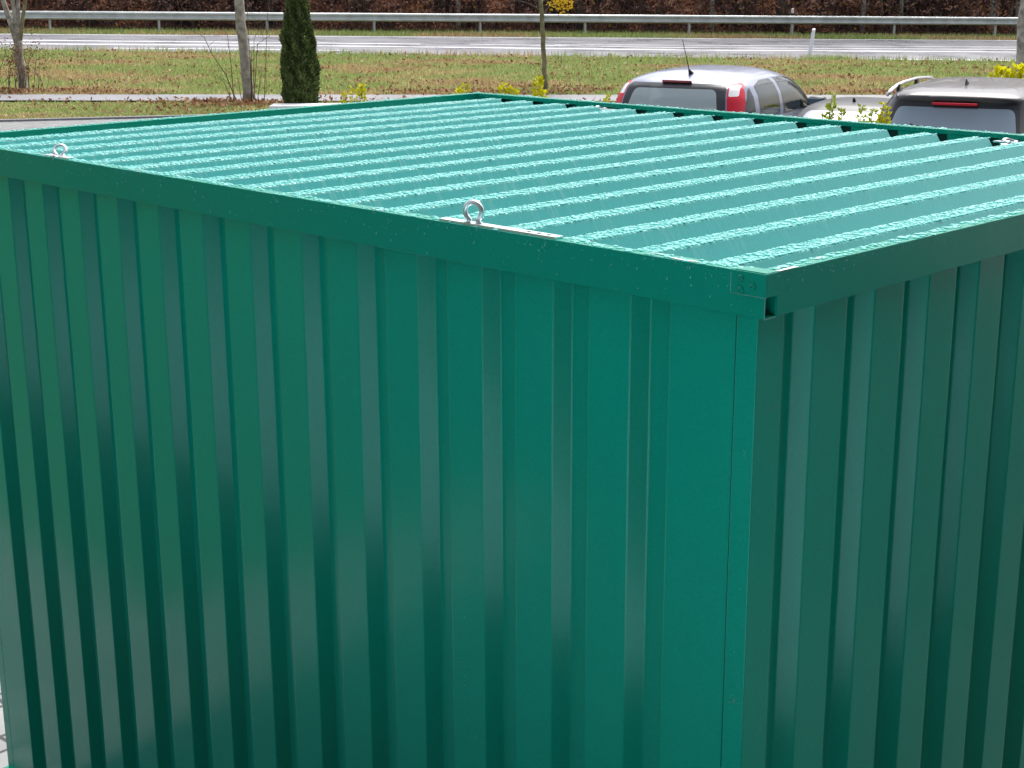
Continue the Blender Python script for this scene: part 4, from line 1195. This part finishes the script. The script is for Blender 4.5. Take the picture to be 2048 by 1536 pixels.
for _ in range(420):
    s = rng.uniform(-25, 25); t = tC(s)+rng.uniform(3.0, 5); z = hgt(s, t); p = np.array(V(s, t, z)); e_ = p+np.array([rng.normal(0, .5), rng.normal(0, .5), rng.uniform(1.2, 3)])
    b.tube([p, (p+e_)/2+rng.normal(0, .1, 3), e_], [.012, .009, .004], 4)
g = b.build('undergrowth_stems', M['twig']); tag(g, 'thin bare saplings and stems in front of the wood', 'undergrowth', kind='stuff')

# trees of the wood
def wood_tree(label, dark=False):
    o = empty('woodland_tree', (0, 0, 0)); tag(o, label, 'tree', 'trees at the edge of the wood')
    b = MB(); hh = 13
    pts = [np.array([rng.normal(0, .05)*i*.5, rng.normal(0, .05)*i*.5, hh*i/9]) for i in range(10)]
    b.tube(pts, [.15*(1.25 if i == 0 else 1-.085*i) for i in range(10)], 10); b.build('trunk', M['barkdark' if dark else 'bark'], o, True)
    b = MB(); L2 = []
    for q in range(12):
        zz_ = rng.uniform(4, 12.5); k_ = int(zz_/hh*9)
        twig_cloud(b, pts[k_], np.array([rng.normal(), rng.normal(), .6]), 3.0, .05, 2, L2)
    b.build('branches', M['barkdark' if dark else 'twig'], o, True)
    L2 = np.array(L2*14)+rng.normal(0, .45, (len(L2)*14, 3))
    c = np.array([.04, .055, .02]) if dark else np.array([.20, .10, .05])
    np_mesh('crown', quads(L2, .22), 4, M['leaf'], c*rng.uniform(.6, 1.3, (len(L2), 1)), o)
    return o
def copy_tree(o, label=None):
    c = o.copy(); col.objects.link(c)
    for ch in list(o.children):
        d = ch.copy(); col.objects.link(d); d.parent = c
    if label: c['label'] = label
    return c
protoA = wood_tree('slim bare trunk in the brown wood beyond the guardrail')
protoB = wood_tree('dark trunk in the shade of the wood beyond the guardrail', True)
seen = {1421: 'slim trunk in the wood behind the aerial of the silver hatchback', 1560: 'broad dark trunk in the wood just left of the banded marker post', 1722: 'slim pale trunk in the wood above the right half of the leaning post verge',
        1796: 'slim trunk in the wood above the left roof rail of the dark estate car', 1978: 'tall grey trunk in the wood left of the trunk cut by the right edge', 2027: 'thin trunk in the wood half hidden by the trunk at the right edge', 918: 'thin trunk in the wood left of the slender young tree', 1157: 'dark trunk in the wood right of the yellow leaves of the young tree', 186: 'dark trunk in the wood between the forked tree and the pale leaning trunk'}
first = {False: True, True: True}
def put(px, dist, w_, dark, label=None):
    global first
    src = protoB if dark else protoA
    if first[dark]: o = src; first[dark] = False
    else: o = copy_tree(src)
    s, t, _ = at(px, dist); o.location = V(s, t, hgt(s, t)-.05)
    k_ = w_*dist/FPX/2/.15; o.scale = (k_, k_, 1); o.rotation_euler = (0, 0, rng.uniform(0, 6.28))
    o['label'] = label or ('dark trunk in the shade of the wood beyond the guardrail' if dark else 'slim bare trunk in the brown wood beyond the guardrail')
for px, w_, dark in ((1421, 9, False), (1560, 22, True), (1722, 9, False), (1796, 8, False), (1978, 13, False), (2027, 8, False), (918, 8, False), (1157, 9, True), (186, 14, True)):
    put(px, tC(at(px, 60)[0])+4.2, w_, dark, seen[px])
for i in range(46):
    put(rng.uniform(-700, 2700), rng.uniform(66, 84), rng.uniform(8, 18), rng.random() < .5)
